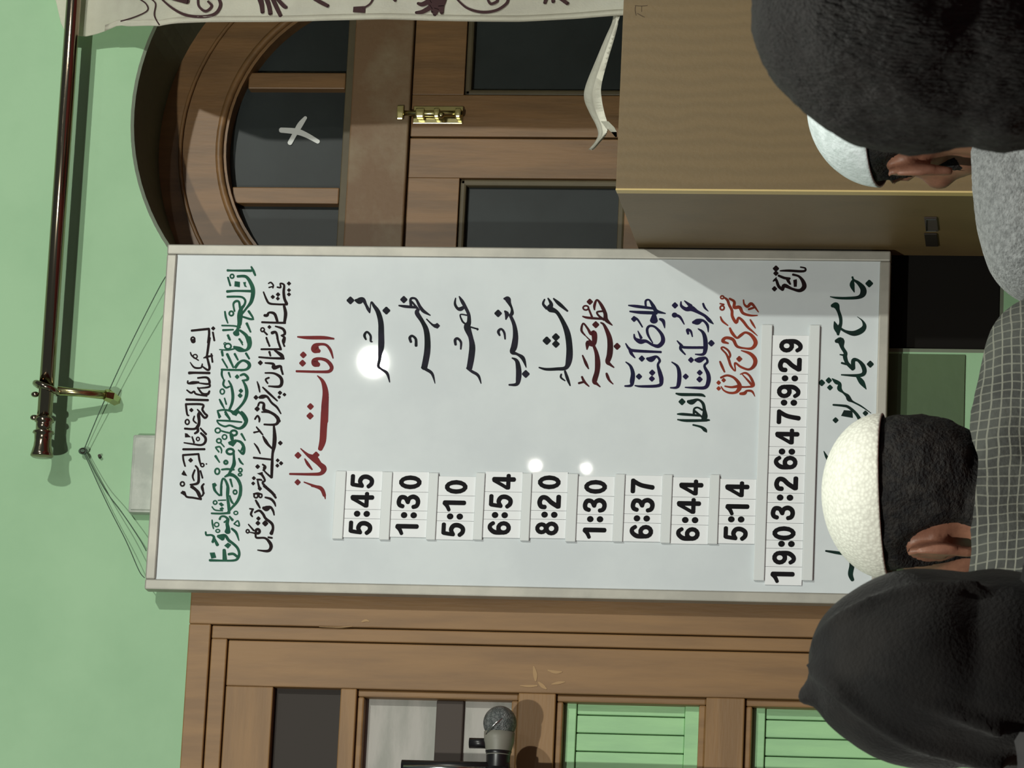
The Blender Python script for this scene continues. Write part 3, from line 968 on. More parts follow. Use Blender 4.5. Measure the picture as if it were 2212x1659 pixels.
# brass bolt across the head of the right leaf
bolt = thing('tower_bolt', pt(935, 250, ND), 'polished brass bolt closing the head of the arched window shutters', 'bolt')
zb0, zb1 = pt(1000, 250, ND).z, pt(893, 250, ND).z
xb = pt(935, 249, ND).x
bm = bmesh.new(); bx(bm, xb - 0.016, xb + 0.016, ND - 0.003, ND + 0.0, zb0, zb1, 0.001)
obj('back_plate', bm, 'brass', bolt)
bm = bmesh.new(); tube(bm, [(xb, ND - 0.010, zb0 - 0.001), (xb, ND - 0.010, pt(862, 248, ND).z)], 0.0055, 14)
obj('bolt_rod', bm, 'brass', bolt, True)
for a, b in ((zb0 + 0.001, zb0 + 0.012), (zb1 - 0.022, zb1 - 0.006), ((zb0 + zb1) / 2 - 0.005, (zb0 + zb1) / 2 + 0.006)):
    bm = bmesh.new(); bx(bm, xb - 0.009, xb + 0.009, ND - 0.018, ND - 0.003, a, b, 0.003)
    obj('guide', bm, 'brass', bolt)
bm = bmesh.new(); ellipsoid(bm, (xb - 0.006, ND - 0.02, zb0 + 0.035), (0.006, 0.006, 0.006)); tube(bm, [(xb, ND - 0.011, zb0 + 0.035), (xb - 0.006, ND - 0.02, zb0 + 0.035)], 0.003, 8)
obj('knob', bm, 'brass', bolt, True)
bm = bmesh.new(); zk = pt(869, 248, ND).z; bx(bm, xb - 0.013, xb + 0.013, ND - 0.018, ND - 0.0125, zk - 0.005, zk + 0.007, 0.002)
obj('keeper', bm, 'brass', bolt)
# white tape cross stuck on the arched pane
tp = bmesh.new()
TY = ND + 0.0335
tc_ = lambda x, y: pt(x, y, TY)
ribbon(tp, [(607, 281, 11), (640, 284, 13), (662, 292, 11), (687, 306, 9)], tc_, 5)
ribbon(tp, [(626, 309, 10), (636, 291, 10), (648, 270, 12), (660, 254, 7)], lambda x, y: pt(x, y, TY - 0.0006), 5)
tag(obj('tape_cross', tp, 'tape'), 'white tape cross stuck on the dark arched pane', 'tape')

# ---- the built-in cupboard on the left, structure with several lights
cup = bpy.data.objects.new('window_2', None)
cup.location = ((CX0 + CX1) / 2, 0, CZ0)
sc.collection.objects.link(cup); cup.matrix_world = Matrix.Translation(cup.location)
structure(cup)
def cpart(name, boxes, m, bevel=0.002):
    bm = bmesh.new()
    for b in boxes:
        bx(bm, *b, bevel)
    return obj(name, bm, m, cup)
ax = CX1
x1_ = pt(1000, 1364, 0).x; x2_ = pt(1000, 1394, 0).x; x3_ = pt(1000, 1494, 0).x
z1_ = pt(457, 1400, 0).z; z2_ = pt(492, 1420, 0).z
LX = CX0
cpart('architrave', [(x1_ + 0.001, ax, -0.012, 0.10, CZ0, CZ1), (LX, LX + (ax - x1_), -0.012, 0.10, CZ0, CZ1),
                     (LX + (ax - x1_) + 0.0001, x1_ + 0.0009, -0.0118, 0.10, z1_ + 0.001, CZ1)], 'wood2')
cpart('inner_moulding', [(x2_ + 0.001, x1_ - 0.0005, -0.008, 0.10, CZ0, z1_ - 0.0005), (LX + ax - x1_ + 0.0005, LX + ax - x2_, -0.008, 0.10, CZ0, z1_ - 0.0005),
                         (LX + ax - x2_ + 0.0001, x2_ + 0.0009, -0.0078, 0.10, z2_ + 0.001, z1_ - 0.0006)], 'wood2')
XS = LX + (ax - x2_) + 0.0015              # left end of the sash
XL = XS + (x2_ - x3_)                      # left end of the openings
zs = [pt(587, 1560, 0).z, pt(733, 1560, 0).z, pt(768, 1560, 0).z, pt(1118, 1560, 0).z, pt(1199, 1560, 0).z,
      pt(1524, 1560, 0).z, pt(1608, 1560, 0).z, CZ0 + 0.18]
cpart('stile', [(x3_, x2_ - 0.0006, -0.004, 0.06, CZ0, z2_ - 0.0006)], 'wood2')
cpart('stile', [(XS, XL, -0.004, 0.06, CZ0, z2_ - 0.0006)], 'wood2')
for a, b in ((zs[0], z2_ - 0.0006), (zs[2], zs[1]), (zs[4], zs[3]), (zs[6], zs[5]), (CZ0, zs[7])):
    cpart('rail', [(XL + 0.0001, x3_ - 0.0001, -0.0038, 0.06, a, b)], 'wood2h')
def bead(z0, z1, wd=0.012):
    cpart('bead', [(x3_ - wd, x3_, 0.004, 0.05, z0, z1), (XL, XL + wd, 0.004, 0.05, z0, z1),
                   (XL + wd, x3_ - wd, 0.0045, 0.05, z1 - wd, z1), (XL + wd, x3_ - wd, 0.0045, 0.05, z0, z0 + wd)], 'wood2', 0.003)
bead(zs[3], zs[2]); bead(zs[5], zs[4]); bead(zs[7], zs[6])
cpart('dark_light', [(XL - 0.01, x3_ + 0.01, 0.014, 0.024, zs[1] - 0.01, zs[0] + 0.01)], 'deep')
cpart('panel', [(XL - 0.01, x3_ + 0.01, 0.026, 0.036, zs[3] - 0.004, zs[2] + 0.004)], 'greypanel', 0)
cpart('dark_bar', [(XL + 0.012, x3_ - 0.0122, 0.018, 0.027, pt(1000, 1560, 0.018).z, pt(941, 1560, 0.018).z)], 'deepbar', 0.002)
def slats(z0, z1):
    bs = []
    zt, zb_ = z1, z0
    bs.append((XL, x3_, 0.022, 0.05, zt - 0.020, zt))          # head and foot of the slatted panel
    bs.append((XL, x3_, 0.022, 0.05, zb_, zb_ + 0.024))
    xx = x3_
    while xx > XL + 0.01:
        wd = 0.030
        bs.append((xx - wd + 0.0016, xx - 0.0002, 0.027, 0.05, zb_ + 0.0245, zt - 0.0205))
        xx -= wd
    cpart('slatted_panel', bs, 'greenwood', 0.0015)
slats(zs[5] + 0.012, zs[4] - 0.012); slats(zs[7] + 0.012, zs[6] - 0.012)
bm = bmesh.new(); bx(bm, XL, x3_, 0.05, 0.06, zs[7], zs[4])
obj('backing', bm, 'deep', cup)

# ------------------------------------------------------------------ the board
BZ0, BZ1 = 1.235 + DZ, 2.455 + DZ
BX = 0.2968
board = thing('notice_board', (0, -0.035, BZ0), 'large white prayer times board with aluminium frame hung by a string', 'notice board')
bm = bmesh.new(); bx(bm, -BX + 0.004, BX - 0.004, -0.047, -0.030, BZ0 + 0.004, BZ1 - 0.004)
obj('panel', bm, 'board', board)
fw = 0.0175
for b in ((-BX, -BX + fw, -0.052, -0.026, BZ0, BZ1), (BX - fw, BX, -0.052, -0.026, BZ0, BZ1),
          (-BX + fw, BX - fw, -0.0518, -0.0262, BZ1 - fw, BZ1), (-BX + fw, BX - fw, -0.0518, -0.0262, BZ0, BZ0 + fw)):
    bm = bmesh.new(); bx(bm, *b, 0.0025)
    obj('frame_strip', bm, 'alu', board)
for z in (BZ0 + 0.05, BZ1 - 0.06):          # spacer blocks that hold the board off the wall
    for x in (-0.22, -0.05):
        bm = bmesh.new(); bx(bm, x - 0.02, x + 0.02, -0.0299, -0.0005, z - 0.02, z + 0.02)
        obj('spacer', bm, 'deepbar', board)
YL = -0.0474
for (nm, mt, blocks), lb in zip(WRITING, WRITING_LABEL):
    bm = bmesh.new()
    for (ox, oy, s), txt in blocks:
        strokes(bm, txt, lambda x, y, ox=ox, oy=oy, s=s: pt(ox + x / s, oy + y / s, YL))
    o = obj(nm, bm, mt, board)
    o['label'] = lb
def rail(c):
    """c: the strip's corners in the photo: top (x0, x1, y) and bottom (x0, x1, y)"""
    (a0, a1, ya), (b0, b1, yb) = c
    f4 = [pt(a0, ya, -0.052), pt(a1, ya, -0.052), pt(b1, yb, -0.052), pt(b0, yb, -0.052)]
    X0 = (f4[2].x + f4[3].x) / 2; X1 = (f4[0].x + f4[1].x) / 2
    Z1 = (f4[0].z + f4[3].z) / 2; Z0 = (f4[1].z + f4[2].z) / 2
    bm = bmesh.new(); bx(bm, X0, X1, -0.0525, -0.0472, Z0, Z1, 0.0012)
    obj('rail', bm, 'rail', board)
    return X0, X1, Z0, Z1
RAILS = [((722.5, 746.5, 1017), (719.5, 741.5, 1164)), ((826, 847.5, 1019), (819, 841, 1166)), ((927, 947.5, 1021), (920, 940, 1166)),
         ((1029, 1048, 1021), (1021, 1041.5, 1166)), ((1131, 1149, 1022), (1121, 1143, 1168)), ((1227.5, 1249.4, 1023), (1220, 1243, 1170)),
         ((1329, 1350.7, 1024), (1322.6, 1344.6, 1170)), ((1435, 1454.5, 1025), (1423, 1446, 1173)), ((1535, 1556, 1025), (1528, 1548.5, 1175)),
         ((1644, 1667, 701), (1628.7, 1652.8, 1254)), ((1746, 1770, 702), (1735, 1757, 1254))]
RB = [rail(c) for c in RAILS]

# number cards ---------------------------------------------------------
DIG = {  # strokes in a cell 0.62 wide and 1 high, y downwards
    '0': ['R 0.31,0.5,0.2,0.39,0.2'],
    '1': ['S 0.06,0.29,0.15 0.24,0.2,0.17 0.36,0.08,0.17', 'S 0.38,0.09,0.2 0.38,0.5,0.2 0.38,0.93,0.2'],
    '2': ['S 0.1,0.33,0.2 0.13,0.17,0.2 0.31,0.1,0.2 0.5,0.19,0.2 0.49,0.38,0.2 0.3,0.6,0.2 0.13,0.88,0.2', 'S 0.12,0.9,0.2 0.35,0.9,0.2 0.56,0.9,0.2'],
    '3': ['S 0.1,0.27,0.18 0.16,0.13,0.19 0.31,0.09,0.19 0.48,0.17,0.2 0.47,0.36,0.19 0.29,0.47,0.18', 'S 0.27,0.47,0.18 0.45,0.53,0.19 0.52,0.7,0.2 0.44,0.86,0.2 0.28,0.91,0.19 0.13,0.85,0.19 0.08,0.71,0.18'],
    '4': ['S 0.43,0.08,0.2 0.43,0.5,0.2 0.43,0.94,0.2', 'S 0.38,0.08,0.15 0.22,0.38,0.15 0.06,0.66,0.15', 'S 0.06,0.7,0.18 0.3,0.7,0.18 0.6,0.7,0.18'],
    '5': ['S 0.17,0.09,0.18 0.35,0.09,0.18 0.55,0.09,0.18', 'S 0.17,0.1,0.17 0.14,0.3,0.17 0.11,0.52,0.16', 'S 0.12,0.52,0.14 0.3,0.41,0.19 0.48,0.5,0.2 0.51,0.7,0.2 0.4,0.89,0.19 0.22,0.9,0.19 0.09,0.77,0.18'],
    '6': ['S 0.52,0.23,0.17 0.42,0.1,0.18 0.27,0.11,0.19 0.13,0.3,0.2 0.12,0.6,0.2', 'R 0.315,0.67,0.2,0.22,0.19'],
    '7': ['S 0.06,0.1,0.19 0.3,0.1,0.19 0.55,0.1,0.19', 'S 0.5,0.14,0.19 0.34,0.45,0.19 0.25,0.93,0.2'],
    '8': ['R 0.31,0.28,0.17,0.18,0.18', 'R 0.31,0.7,0.205,0.21,0.19'],
    '9': ['R 0.305,0.33,0.2,0.22,0.19', 'S 0.1,0.77,0.17 0.2,0.9,0.18 0.35,0.89,0.19 0.49,0.7,0.2 0.5,0.4,0.2'],
    ':': ['R 0.17,0.31,0.068,0.075,0.13', 'R 0.17,0.72,0.068,0.075,0.13'],
}
TIMES = [('5:45', [(778.5, 1140.5), (781, 1110), (782, 1080.5), (782.5, 1040)]), ('1:30', [(878.7, 1140.6), (882.5, 1113), (882.3, 1083.6), (886.4, 1042)]),
         ('5:10', [(979, 1144.7), (982, 1115.8), (981, 1089.6), (985.4, 1052)]), ('6:54', [(1079, 1140.6), (1079, 1112.8), (1081.8, 1083.4), (1088, 1041.6)]),
         ('8:20', [(1181, 1141.5), (1186, 1112), (1186, 1085), (1186.5, 1042)]), ('1:30', [(1283.8, 1148.5), (1284.8, 1121.6), (1284.8, 1091.3), (1286.6, 1051.8)]),
         ('6:37', [(1386, 1148.8), (1385.6, 1120), (1388.3, 1091), (1388, 1049.8)]), ('6:44', [(1486.5, 1153.7), (1490, 1123.5), (1487.5, 1093.8), (1492.7, 1054)]),
         ('5:14', [(1588.8, 1153), (1589.5, 1122), (1592.4, 1097.8), (1592, 1057.8)]),
         ('19:03:26:47:9:29', [(1690, 1243.8), (1693, 1204.7), (1698, 1175), (1693.5, 1152), (1691, 1107.6), (1695, 1075), (1698, 1045.4), (1697.7, 999.5),
                               (1699, 975.7), (1700, 944), (1703.4, 900.4), (1703.4, 870), (1703, 845.5), (1705.5, 817.4), (1706, 789), (1708, 747)])]
ORD = ['first', 'second', 'third', 'fourth']
ORDL = ['first', 'second', 'third', 'fourth', 'fifth', 'sixth', 'seventh', 'eighth', 'ninth', 'tenth', 'eleventh', 'twelfth', 'thirteenth', 'fourteenth', 'fifteenth', 'last']
YC = -0.0494
MMPX = 0.000779
for r, (txt, pos) in enumerate(TIMES):
    z_top = RB[r][2] if r < 9 else RB[9][2]
    z_bot = RB[r + 1][3] if r < 8 else (RB[9][3] if r == 8 else RB[10][3])
    P = [pt(x, y, YC) for x, y in pos]
    ends = []
    wch = [0.5 if c == ':' else 1.0 for c in txt]
    for k in range(len(P) - 1):
        t = wch[k] / (wch[k] + wch[k + 1])
        ends.append(P[k].x + (P[k + 1].x - P[k].x) * t)
    lo = [P[0].x - (0.0165 if txt[0] != '1' else 0.0155)] + ends
    hi = ends + [P[-1].x + 0.018]
    for k, ch in enumerate(txt):
        p = P[k]
        what = 'colon' if ch == ':' else ch
        if r < 9:
            if txt == '1:30':
                row = 'upper 1:30 row' if r == 1 else 'lower 1:30 row'
            else:
                row = txt + ' row'
            lab = 'white card printed with a black %s, %s in the %s' % (what, ORD[k], row)
            grp = 'number cards in the time rows'
        else:
            lab = 'white card printed with a black %s, %s along the long date strip' % (what, ORDL[k])
            grp = 'number cards in the date strip'
        card = thing('number_card', ((lo[k] + hi[k]) / 2, YC, z_bot), lab, 'number card', grp)
        bm = bmesh.new(); bx(bm, lo[k] + 0.0003, hi[k] - 0.0003, YC, YC + 0.0015, z_bot + 0.0004, z_top - 0.0004)
        obj('card_sheet', bm, 'card', card)
        bm = bmesh.new()
        H = 0.0392
        cw = 0.34 if ch == ':' else 0.62
        strokes(bm, '\n'.join(DIG[ch]).replace('\n', '\n'), lambda x, y, p=p, cw=cw: Vector((p.x + (x - cw / 2) * H * 1.0, YC - 0.0004, p.z + (0.5 - y) * H)), 5)
        obj('numeral' if ch != ':' else 'colon', bm, 'black', card)

# ------------------------------------------------------------------ string, nail, plastic box
NAIL = pt(180, 975, -0.012)
nail = thing('wall_nail', NAIL, 'dark nail in the green wall holding the board string', 'nail')
bm = bmesh.new()
tube(bm, [NAIL + Vector((0, 0.013, 0)), NAIL + Vector((0, -0.004, 0))], 0.0025, 10); tube(bm, [NAIL + Vector((0, -0.004, 0)), NAIL + Vector((0, -0.0055, 0))], 0.0048, 12)
obj('shank', bm, 'nail', nail, True)
bm = bmesh.new()
n2 = pt(215, 987, -0.003)
tube(bm, [n2 + Vector((0, 0.004, 0)), n2 + Vector((0.001, -0.006, -0.001))], 0.0028, 8)
tag(obj('broken_nail', bm, 'nail'), 'small dark stub of a nail just below the string nail', 'nail')
st = thing('hanging_string', NAIL, 'thin grey green string holding the board from a wall nail', 'string')
def strand(pts, r=0.00085):
    bm = bmesh.new(); tube(bm, cr([tuple(p) for p in pts], 6), r, 6)
    obj('strand', bm, 'string', st, True)
strand([NAIL, pt(217, 885, -0.022), pt(278, 752, -0.032), pt(342, 625, -0.042), pt(362, 592, -0.048)])
strand([NAIL, pt(230, 1085, -0.024), pt(272, 1168, -0.036), pt(300, 1232, -0.046), pt(312, 1248, -0.05)])
strand([NAIL + Vector((0, 0, -0.002)), pt(225, 1055, -0.018), pt(262, 1105, -0.026), pt(300, 1162, -0.034), pt(316, 1190, -0.036)])
bm = bmesh.new(); ellipsoid(bm, NAIL + Vector((0, -0.002, 0)), (0.006, 0.004, 0.008))
obj('knot', bm, 'string', st, True)
pb0, pb1 = pt(277, 1107, -0.02), pt(330, 940, -0.02)
bm = bmesh.new(); bx(bm, pb0.x, pb1.x, -0.0225, -0.0005, BZ1 - 0.03, pb0.z, 0.003)
bxo = thing('junction_box', ((pb0.x + pb1.x) / 2, -0.012, BZ1 - 0.03), 'cloudy white plastic box on the wall peeking above the board', 'junction box')
obj('box_body', bm, 'plasticbox', bxo)
bm = bmesh.new(); bx(bm, pb0.x + 0.004, pb1.x - 0.004, -0.0252, -0.0222, BZ1 - 0.03, pb0.z - 0.004, 0.0015)
obj('box_lid', bm, 'plasticbox', bxo)

# ------------------------------------------------------------------ curtain rod, bracket, curtain
RY = -0.066
RA, RE = pt(151, 120, RY), pt(96, 905, RY)
rz = (RA.z + RE.z) / 2
slope = (RA.z - RE.z) / (RA.x - RE.x)
rodz = lambda x: RE.z + (x - RE.x) * slope
XE = pt(80, 990, RY).x
rod = thing('curtain_rod', (0.6, RY, rz), 'dark bronze metal curtain rod across the green wall', 'curtain rod')
bm = bmesh.new(); tube(bm, [(RE.x, RY, rodz(RE.x)), (0.7, RY, rodz(0.7)), (1.7, RY, rodz(1.7))], 0.0128, 24)
obj('pole', bm, 'rod', rod, True)
prof = [(0.0, 0.0128), (0.004, 0.0128), (0.006, 0.016), (0.011, 0.0165), (0.013, 0.0135), (0.026, 0.0135), (0.028, 0.0175), (0.031, 0.0185), (0.033, 0.015),
        (0.045, 0.0145), (0.055, 0.0155), (0.066, 0.0185), (0.071, 0.0195), (0.073, 0.017), (0.074, 0.001)]
bm = bmesh.new(); tube(bm, [(RE.x + 0.006 - s * 0.98, RY, rodz(RE.x - s)) for s, r in prof], [r for s, r in prof], 24)
obj('finial', bm, 'rod', rod, True)
BRX = pt(92, 838, RY).x
br = thing('rod_bracket', (BRX, -0.02, rodz(BRX) - 0.07), 'brass bracket gripping the left end of the curtain rod', 'bracket')
bm = bmesh.new()
ringp = [(BRX + 0.012 * math.sin(a) * 0.6, RY + 0.019 * math.cos(a), rodz(BRX) + 0.019 * math.sin(a)) for a in [2 * math.pi * k / 24 for k in range(25)]]
tube(bm, ringp, 0.0055, 10)
obj('ring', bm, 'rod', br, True)
bm = bmesh.new()
pA, pB = Vector((BRX - 0.004, RY + 0.002, rodz(BRX) - 0.018)), pt(226, 853, -0.035)
tube(bm, [pA, pA + (pB - pA) * 0.5, pB], [0.0075, 0.0068, 0.0078], 12)
obj('arm', bm, 'brass', br, True)
bm = bmesh.new()
pC = pt(236, 855, -0.03)
tube(bm, [pB, pC, pC + Vector((0.0, 0.031, -0.004))], [0.0095, 0.011, 0.010], 6)
obj('wall_plug', bm, 'brass', br)
for px_, py_ in ((70, 852), (68, 902)):
    c = pt(px_ + 6, py_, RY)
    bm = bmesh.new(); ellipsoid(bm, c, (0.005, 0.005, 0.007), seg=12, rings=8)
    obj('grub_screw', bm, 'rod', br if py_ == 852 else rod, True)

def cyz(z):
    """the cloth hangs close to the wall at the rod and is pushed out lower down"""
    t = max(0.0, min(1.0, (2.345 - z) / 0.19))
    return -0.044 - 0.110 * t * t * (3 - 2 * t)
def ptc(x, y):
    p = pt(x, y, -0.1)
    for _ in range(6):
        p = pt(x, y, cyz(p.z))
    return p
edge = [(118, -12), (128, 40), (140, 74), (184, 79), (256, 54), (278, 57), (345, 57), (443, 49), (570, 47), (700, 44), (827, 43), (935, 46), (1125, 46), (1250, 41), (1333, 35), (1400, 34)]
ex = [(ptc(x, y).z, ptc(x, y).x) for x, y in edge]
def edge_x(z):
    if z >= ex[0][0]:
        return ex[0][1] + (z - ex[0][0])
    for (za, xa), (zb_, xb_) in zip(ex, ex[1:]):
        if za >= z >= zb_:
            return xa + (xb_ - xa) * ((za - z) / max(za - zb_, 1e-6))
    return ex[-1][1]
BOXT = pt(1330, 410, -0.38).z
zt_, zb_ = ex[0][0] + 0.02, BOXT + 0.004
def fold(x, z):
    d = x - edge_x(z)
    k = max(0.12, min(1, (2.33 - z) / 0.3))
    return cyz(z) + k * (0.018 * math.sin((d - 0.02) * 26 + 0.6 * math.sin(z * 3)) * min(1, d * 9) + 0.003 * math.sin(z * 17 + x * 9))
cur = bmesh.new()
NXc, NZc = 70, 90
grid = []
for j in range(NZc + 1):
    z = zt_ + (zb_ - zt_) * j / NZc
    x0 = edge_x(z)
    rowv = []
    for i in range(NXc + 1):
        t = i / NXc
        x = x0 + (1.45 - x0) * t ** 1.4
        rowv.append(cur.verts.new((x, fold(x, z), z)))
    grid.append(rowv)
for j in range(NZc):
    for i in range(NXc):
        cur.faces.new((grid[j][i], grid[j + 1][i], grid[j + 1][i + 1], grid[j][i + 1]))
# stitched hem along the hanging edge
hv = []
for j in range(NZc + 1):
    z = zt_ + (zb_ - zt_) * j / NZc
    x0 = edge_x(z)
    hv.append([cur.verts.new((x0 + s - 0.0006, fold(x0 + s, z) - 0.0022, z)) for s in (0.0, 0.005, 0.0105)])
for a, b in zip(hv[10:], hv[11:]):
    for q in (0, 1):
        cur.faces.new((a[q], b[q], b[q + 1], a[q + 1]))
# loose tail of the hem blown over the box
tail = [(1334, 20, 16), (1329, 48, 14), (1318, 80, 20), (1300, 130, 26), (1282, 185, 34), (1281, 215, 38), (1290, 245, 32), (1300, 270, 26), (1301, 290, 18), (1290, 308, 12), (1277, 323, 12)]
tv = []
for k, (x, y, wd) in enumerate(cr(tail, 5)):
    yy = -0.135 - 0.02 * math.sin(k * 0.13)
    a, b, c_ = pt(x - wd / 2, y, yy), pt(x, y + wd * 0.1, yy - 0.012), pt(x + wd / 2, y, yy + 0.01)
    tv.append([cur.verts.new(v) for v in (a, b, c_)])
for a, b in zip(tv, tv[1:]):
    cur.faces.new((a[0], a[1], b[1], b[0])); cur.faces.new((a[1], a[2], b[2], b[1]))
t2 = [[cur.verts.new(pt(x + s, y, -0.13)) for s in (-w_, w_)] for x, y, w_ in ((1306, 262, 8), (1318, 275, 9), (1326, 285, 6), (1331, 296, 2))]
for a, b in zip(t2, t2[1:]):
    cur.faces.new((a[0], a[1], b[1], b[0]))
bmesh.ops.solidify(cur, geom=cur.faces[:], thickness=0.0012)
MOTIF = """
S 345,-6,4 372,18,5 402,34,6 440,38,7 466,31,7 477,12,7 470,-8,6
S 428,-6,5 430,14,5 445,26,6 458,15,6 450,4,5
S 256,48,3 290,38,3 318,24,3 316,9,3 300,-3,3
S 345,55,3 334,34,3 336,8,3 322,-5,3
S 372,-2,5 405,4,12
S 560,-6,12 565,10,10 567,27,8
S 575,-4,10 581,14,9 584,30,9
S 588,-4,9 598,18,9 606,34,8
S 596,-6,8 612,12,9 618,16,7
S 676,-5,8 695,6,9 708,13,8
S 785,20,4 800,10,4 808,-5,4
P 764,16 790,15 789,30 763,28
S 848,-4,7 855,4,6
S 945,-6,44 942,16,34 938,28,12
S 930,4,12 914,12,10 904,10,6
S 932,18,11 914,28,9 900,30,6
S 944,22,11 940,34,8
S 954,16,13 955,30,8
S 984,-4,4 1008,18,5 1040,27,6 1072,23,6 1094,8,6 1098,-8,5
S 1052,-4,4 1060,9,6 1074,3,6 1072,-6,4
S 1180,-4,8 1177,7,7
S 1194,-5,8 1195,5,7
S 1208,-5,9 1226,9,8
"""
NF = len(cur.faces)
for dy, dx in ((0, 0), (-95, 40), (-190, -30), (-290, 25)):
    def cv(x, y, dy=dy, dx=dx):
        p = ptc(x + dx, y + dy)
        return Vector((p.x, fold(p.x, p.z) - 0.0022, p.z))
    strokes(cur, MOTIF, cv, 6, midx=1)
cu_o = obj('curtain', cur, ['curtain', 'motif'], None, True)
tag(cu_o, 'cream curtain printed with dark brown scrolls, hanging on the rod', 'curtain')

# ------------------------------------------------------------------ wooden box below the window
CXB = pt(1330, 410, -0.38).x
box = thing('wooden_cabinet', (CXB + 0.4, -0.19, 0), 'brown plywood cabinet standing against the wall below the curtain', 'cabinet')
bm = bmesh.new(); bx(bm, CXB + 0.0025, CXB + 0.85, -0.38, -0.362, 0, BOXT, 0.001)
obj('front_panel', bm, 'ply', box)
bm = bmesh.new(); bx(bm, CXB, CXB + 0.018, -0.3618, -0.002, 0, BOXT, 0.001)
obj('side_panel', bm, 'ply', box)
bm = bmesh.new(); bx(bm, CXB + 0.832, CXB + 0.85, -0.3618, -0.002, 0, BOXT, 0.001)
obj('side_panel', bm, 'ply', box)
bm = bmesh.new(); bx(bm, CXB + 0.0182, CXB + 0.8318, -0.3618, -0.002, BOXT - 0.018, BOXT)
obj('top_panel', bm, 'ply', box)
bm = bmesh.new(); bx(bm, CXB - 0.0008, CXB + 0.0024, -0.3812, -0.362, 0, BOXT, 0.0006)
obj('edge_banding', bm, 'plyedge', box)['label'] = 'pale edge strip along the front corner'
for py_, ht in ((482, 14), (516, 13)):
    h1, h2 = ptx(2000, py_ + ht, CXB), ptx(2024, py_ - ht, CXB)
    bm = bmesh.new(); bx(bm, CXB - 0.003, CXB, h2.y, h1.y, h2.z, h1.z, 0.0008)
    obj('catch_plate', bm, 'nail' if py_ > 500 else 'deepbar', box)
hb = ptx(2000, 480, CXB)
bm = bmesh.new()
for a, b in (((2001, 474), (2001, 499)), ((2001, 474), (2022, 474)), ((2001, 499), (2022, 499))):
    tube(bm, [ptx(*a, CXB - 0.004), ptx(*b, CXB - 0.004)], 0.0009, 6)
obj('wire_staple', bm, 'steel', box)

bm = bmesh.new()
strokes(bm, '''
S 1372,12,1.6 1385,13,1.4 1398,12,1.6
S 1373,12,1.4 1372,22,1.8 1374,33,1.4
S 1386,14,1.2 1386,25,1.2
S 1377,29,1.4 1384,33,1.8 1392,37,1.2
''', lambda x, y: pt(x, y, -0.3803))
obj('pencil_mark', bm, 'pencil', box)
bm = bmesh.new()
strokes(bm, '''
S 1124,1481,2 1142,1482,5 1160,1481,3
S 1153,1440,3 1156,1456,9 1157,1470,4
S 1184,1448,3 1200,1452,7 1214,1451,2
S 1192,1478,2 1206,1475,6 1220,1473,2
S 1164,1474,4 1172,1482,8 1180,1488,3
S 782,1343,3 790,1340,5 797,1342,2
S 690,1354,1 735,1355,2 760,1353,1
''', lambda x, y: pt(x, y, -0.0128 if y < 1400 else -0.0048))
obj('scuff_mark', bm, 'scuff', cup)

# ------------------------------------------------------------------ microphone on its stand
MY = -0.10
hd = pt(1080, 1562, MY)
mic = thing('microphone', hd, 'grey mesh headed microphone in front of the cupboard', 'microphone')
axis = (pt(1075, 1660, MY) - hd).normalized()
bm = bmesh.new(); ellipsoid(bm, hd, (0.028, 0.028, 0.027), seg=32, rings=20)
obj('grille', bm, 'mesh', mic, True)
bm = bmesh.new()
nrm = (Vector((-0.75, -0.1, -0.65))).normalized()
e1 = nrm.cross(Vector((0, 1, 0))).normalized(); e2 = nrm.cross(e1)
tube(bm, [hd + axis * 0.006 + (e1 * math.cos(a) + e2 * math.sin(a)) * 0.0278 for a in [2 * math.pi * k / 40 for k in range(41)]], 0.0016, 8, False)
obj('band', bm, 'steel', mic, True)
bm = bmesh.new()
tube(bm, [hd + axis * s for s in (0.015, 0.03, 0.045, 0.06)], [0.025, 0.0245, 0.021, 0.018], 24)
obj('neck', bm, 'micneck', mic, True)
bm = bmesh.new()
tube(bm, [hd + axis * s for s in (0.046, 0.052, 0.085, 0.16, 0.22)], [0.0215, 0.0195, 0.0185, 0.016, 0.013], 24)
obj('handle', bm, 'micblack', mic, True)
ms = thing('microphone_stand', (pt(1075, 1672, MY).x, MY, 0), 'black microphone stand with a bright highlight strip on its boom beside the cupboard', 'microphone stand')
ctr = hd + axis * 0.085
bm = bmesh.new(); tube(bm, [pt(868, 1655, MY - 0.004), pt(1100, 1661, MY - 0.004)], 0.0105, 20)
obj('boom', bm, 'micblack', ms, True)
bm = bmesh.new(); tube(bm, [pt(872, 1659, MY - 0.012), pt(1052, 1664, MY - 0.012)], 0.0065, 16)
obj('highlight_strip', bm, 'steel', ms, True)  # bright strip added as the highlight on the black boom
bm = bmesh.new(); tube(bm, [pt(1014, 1605, MY), pt(1058, 1606, MY)], [0.0085, 0.0085], 18)
obj('clip_lever', bm, 'micblack', ms, True)
bm = bmesh.new(); tube(bm, [ctr + axis * -0.012, ctr + axis * 0.03], [0.0225, 0.0215], 20)
obj('clip', bm, 'micblack', ms, True)
pole_top = pt(1110, 1672, MY)
bm = bmesh.new(); tube(bm, [pt(1062, 1664, MY), pole_top, Vector((pole_top.x, MY, 0.9)), Vector((pole_top.x, MY, 0.03))], 0.0095, 16)
obj('pole', bm, 'micblack', ms, True)
bm = bmesh.new(); tube(bm, [(pole_top.x, MY, 0.0), (pole_top.x, MY, 0.012), (pole_top.x, MY, 0.03)], [0.085, 0.085, 0.02], 28)
obj('base', bm, 'micblack', ms)
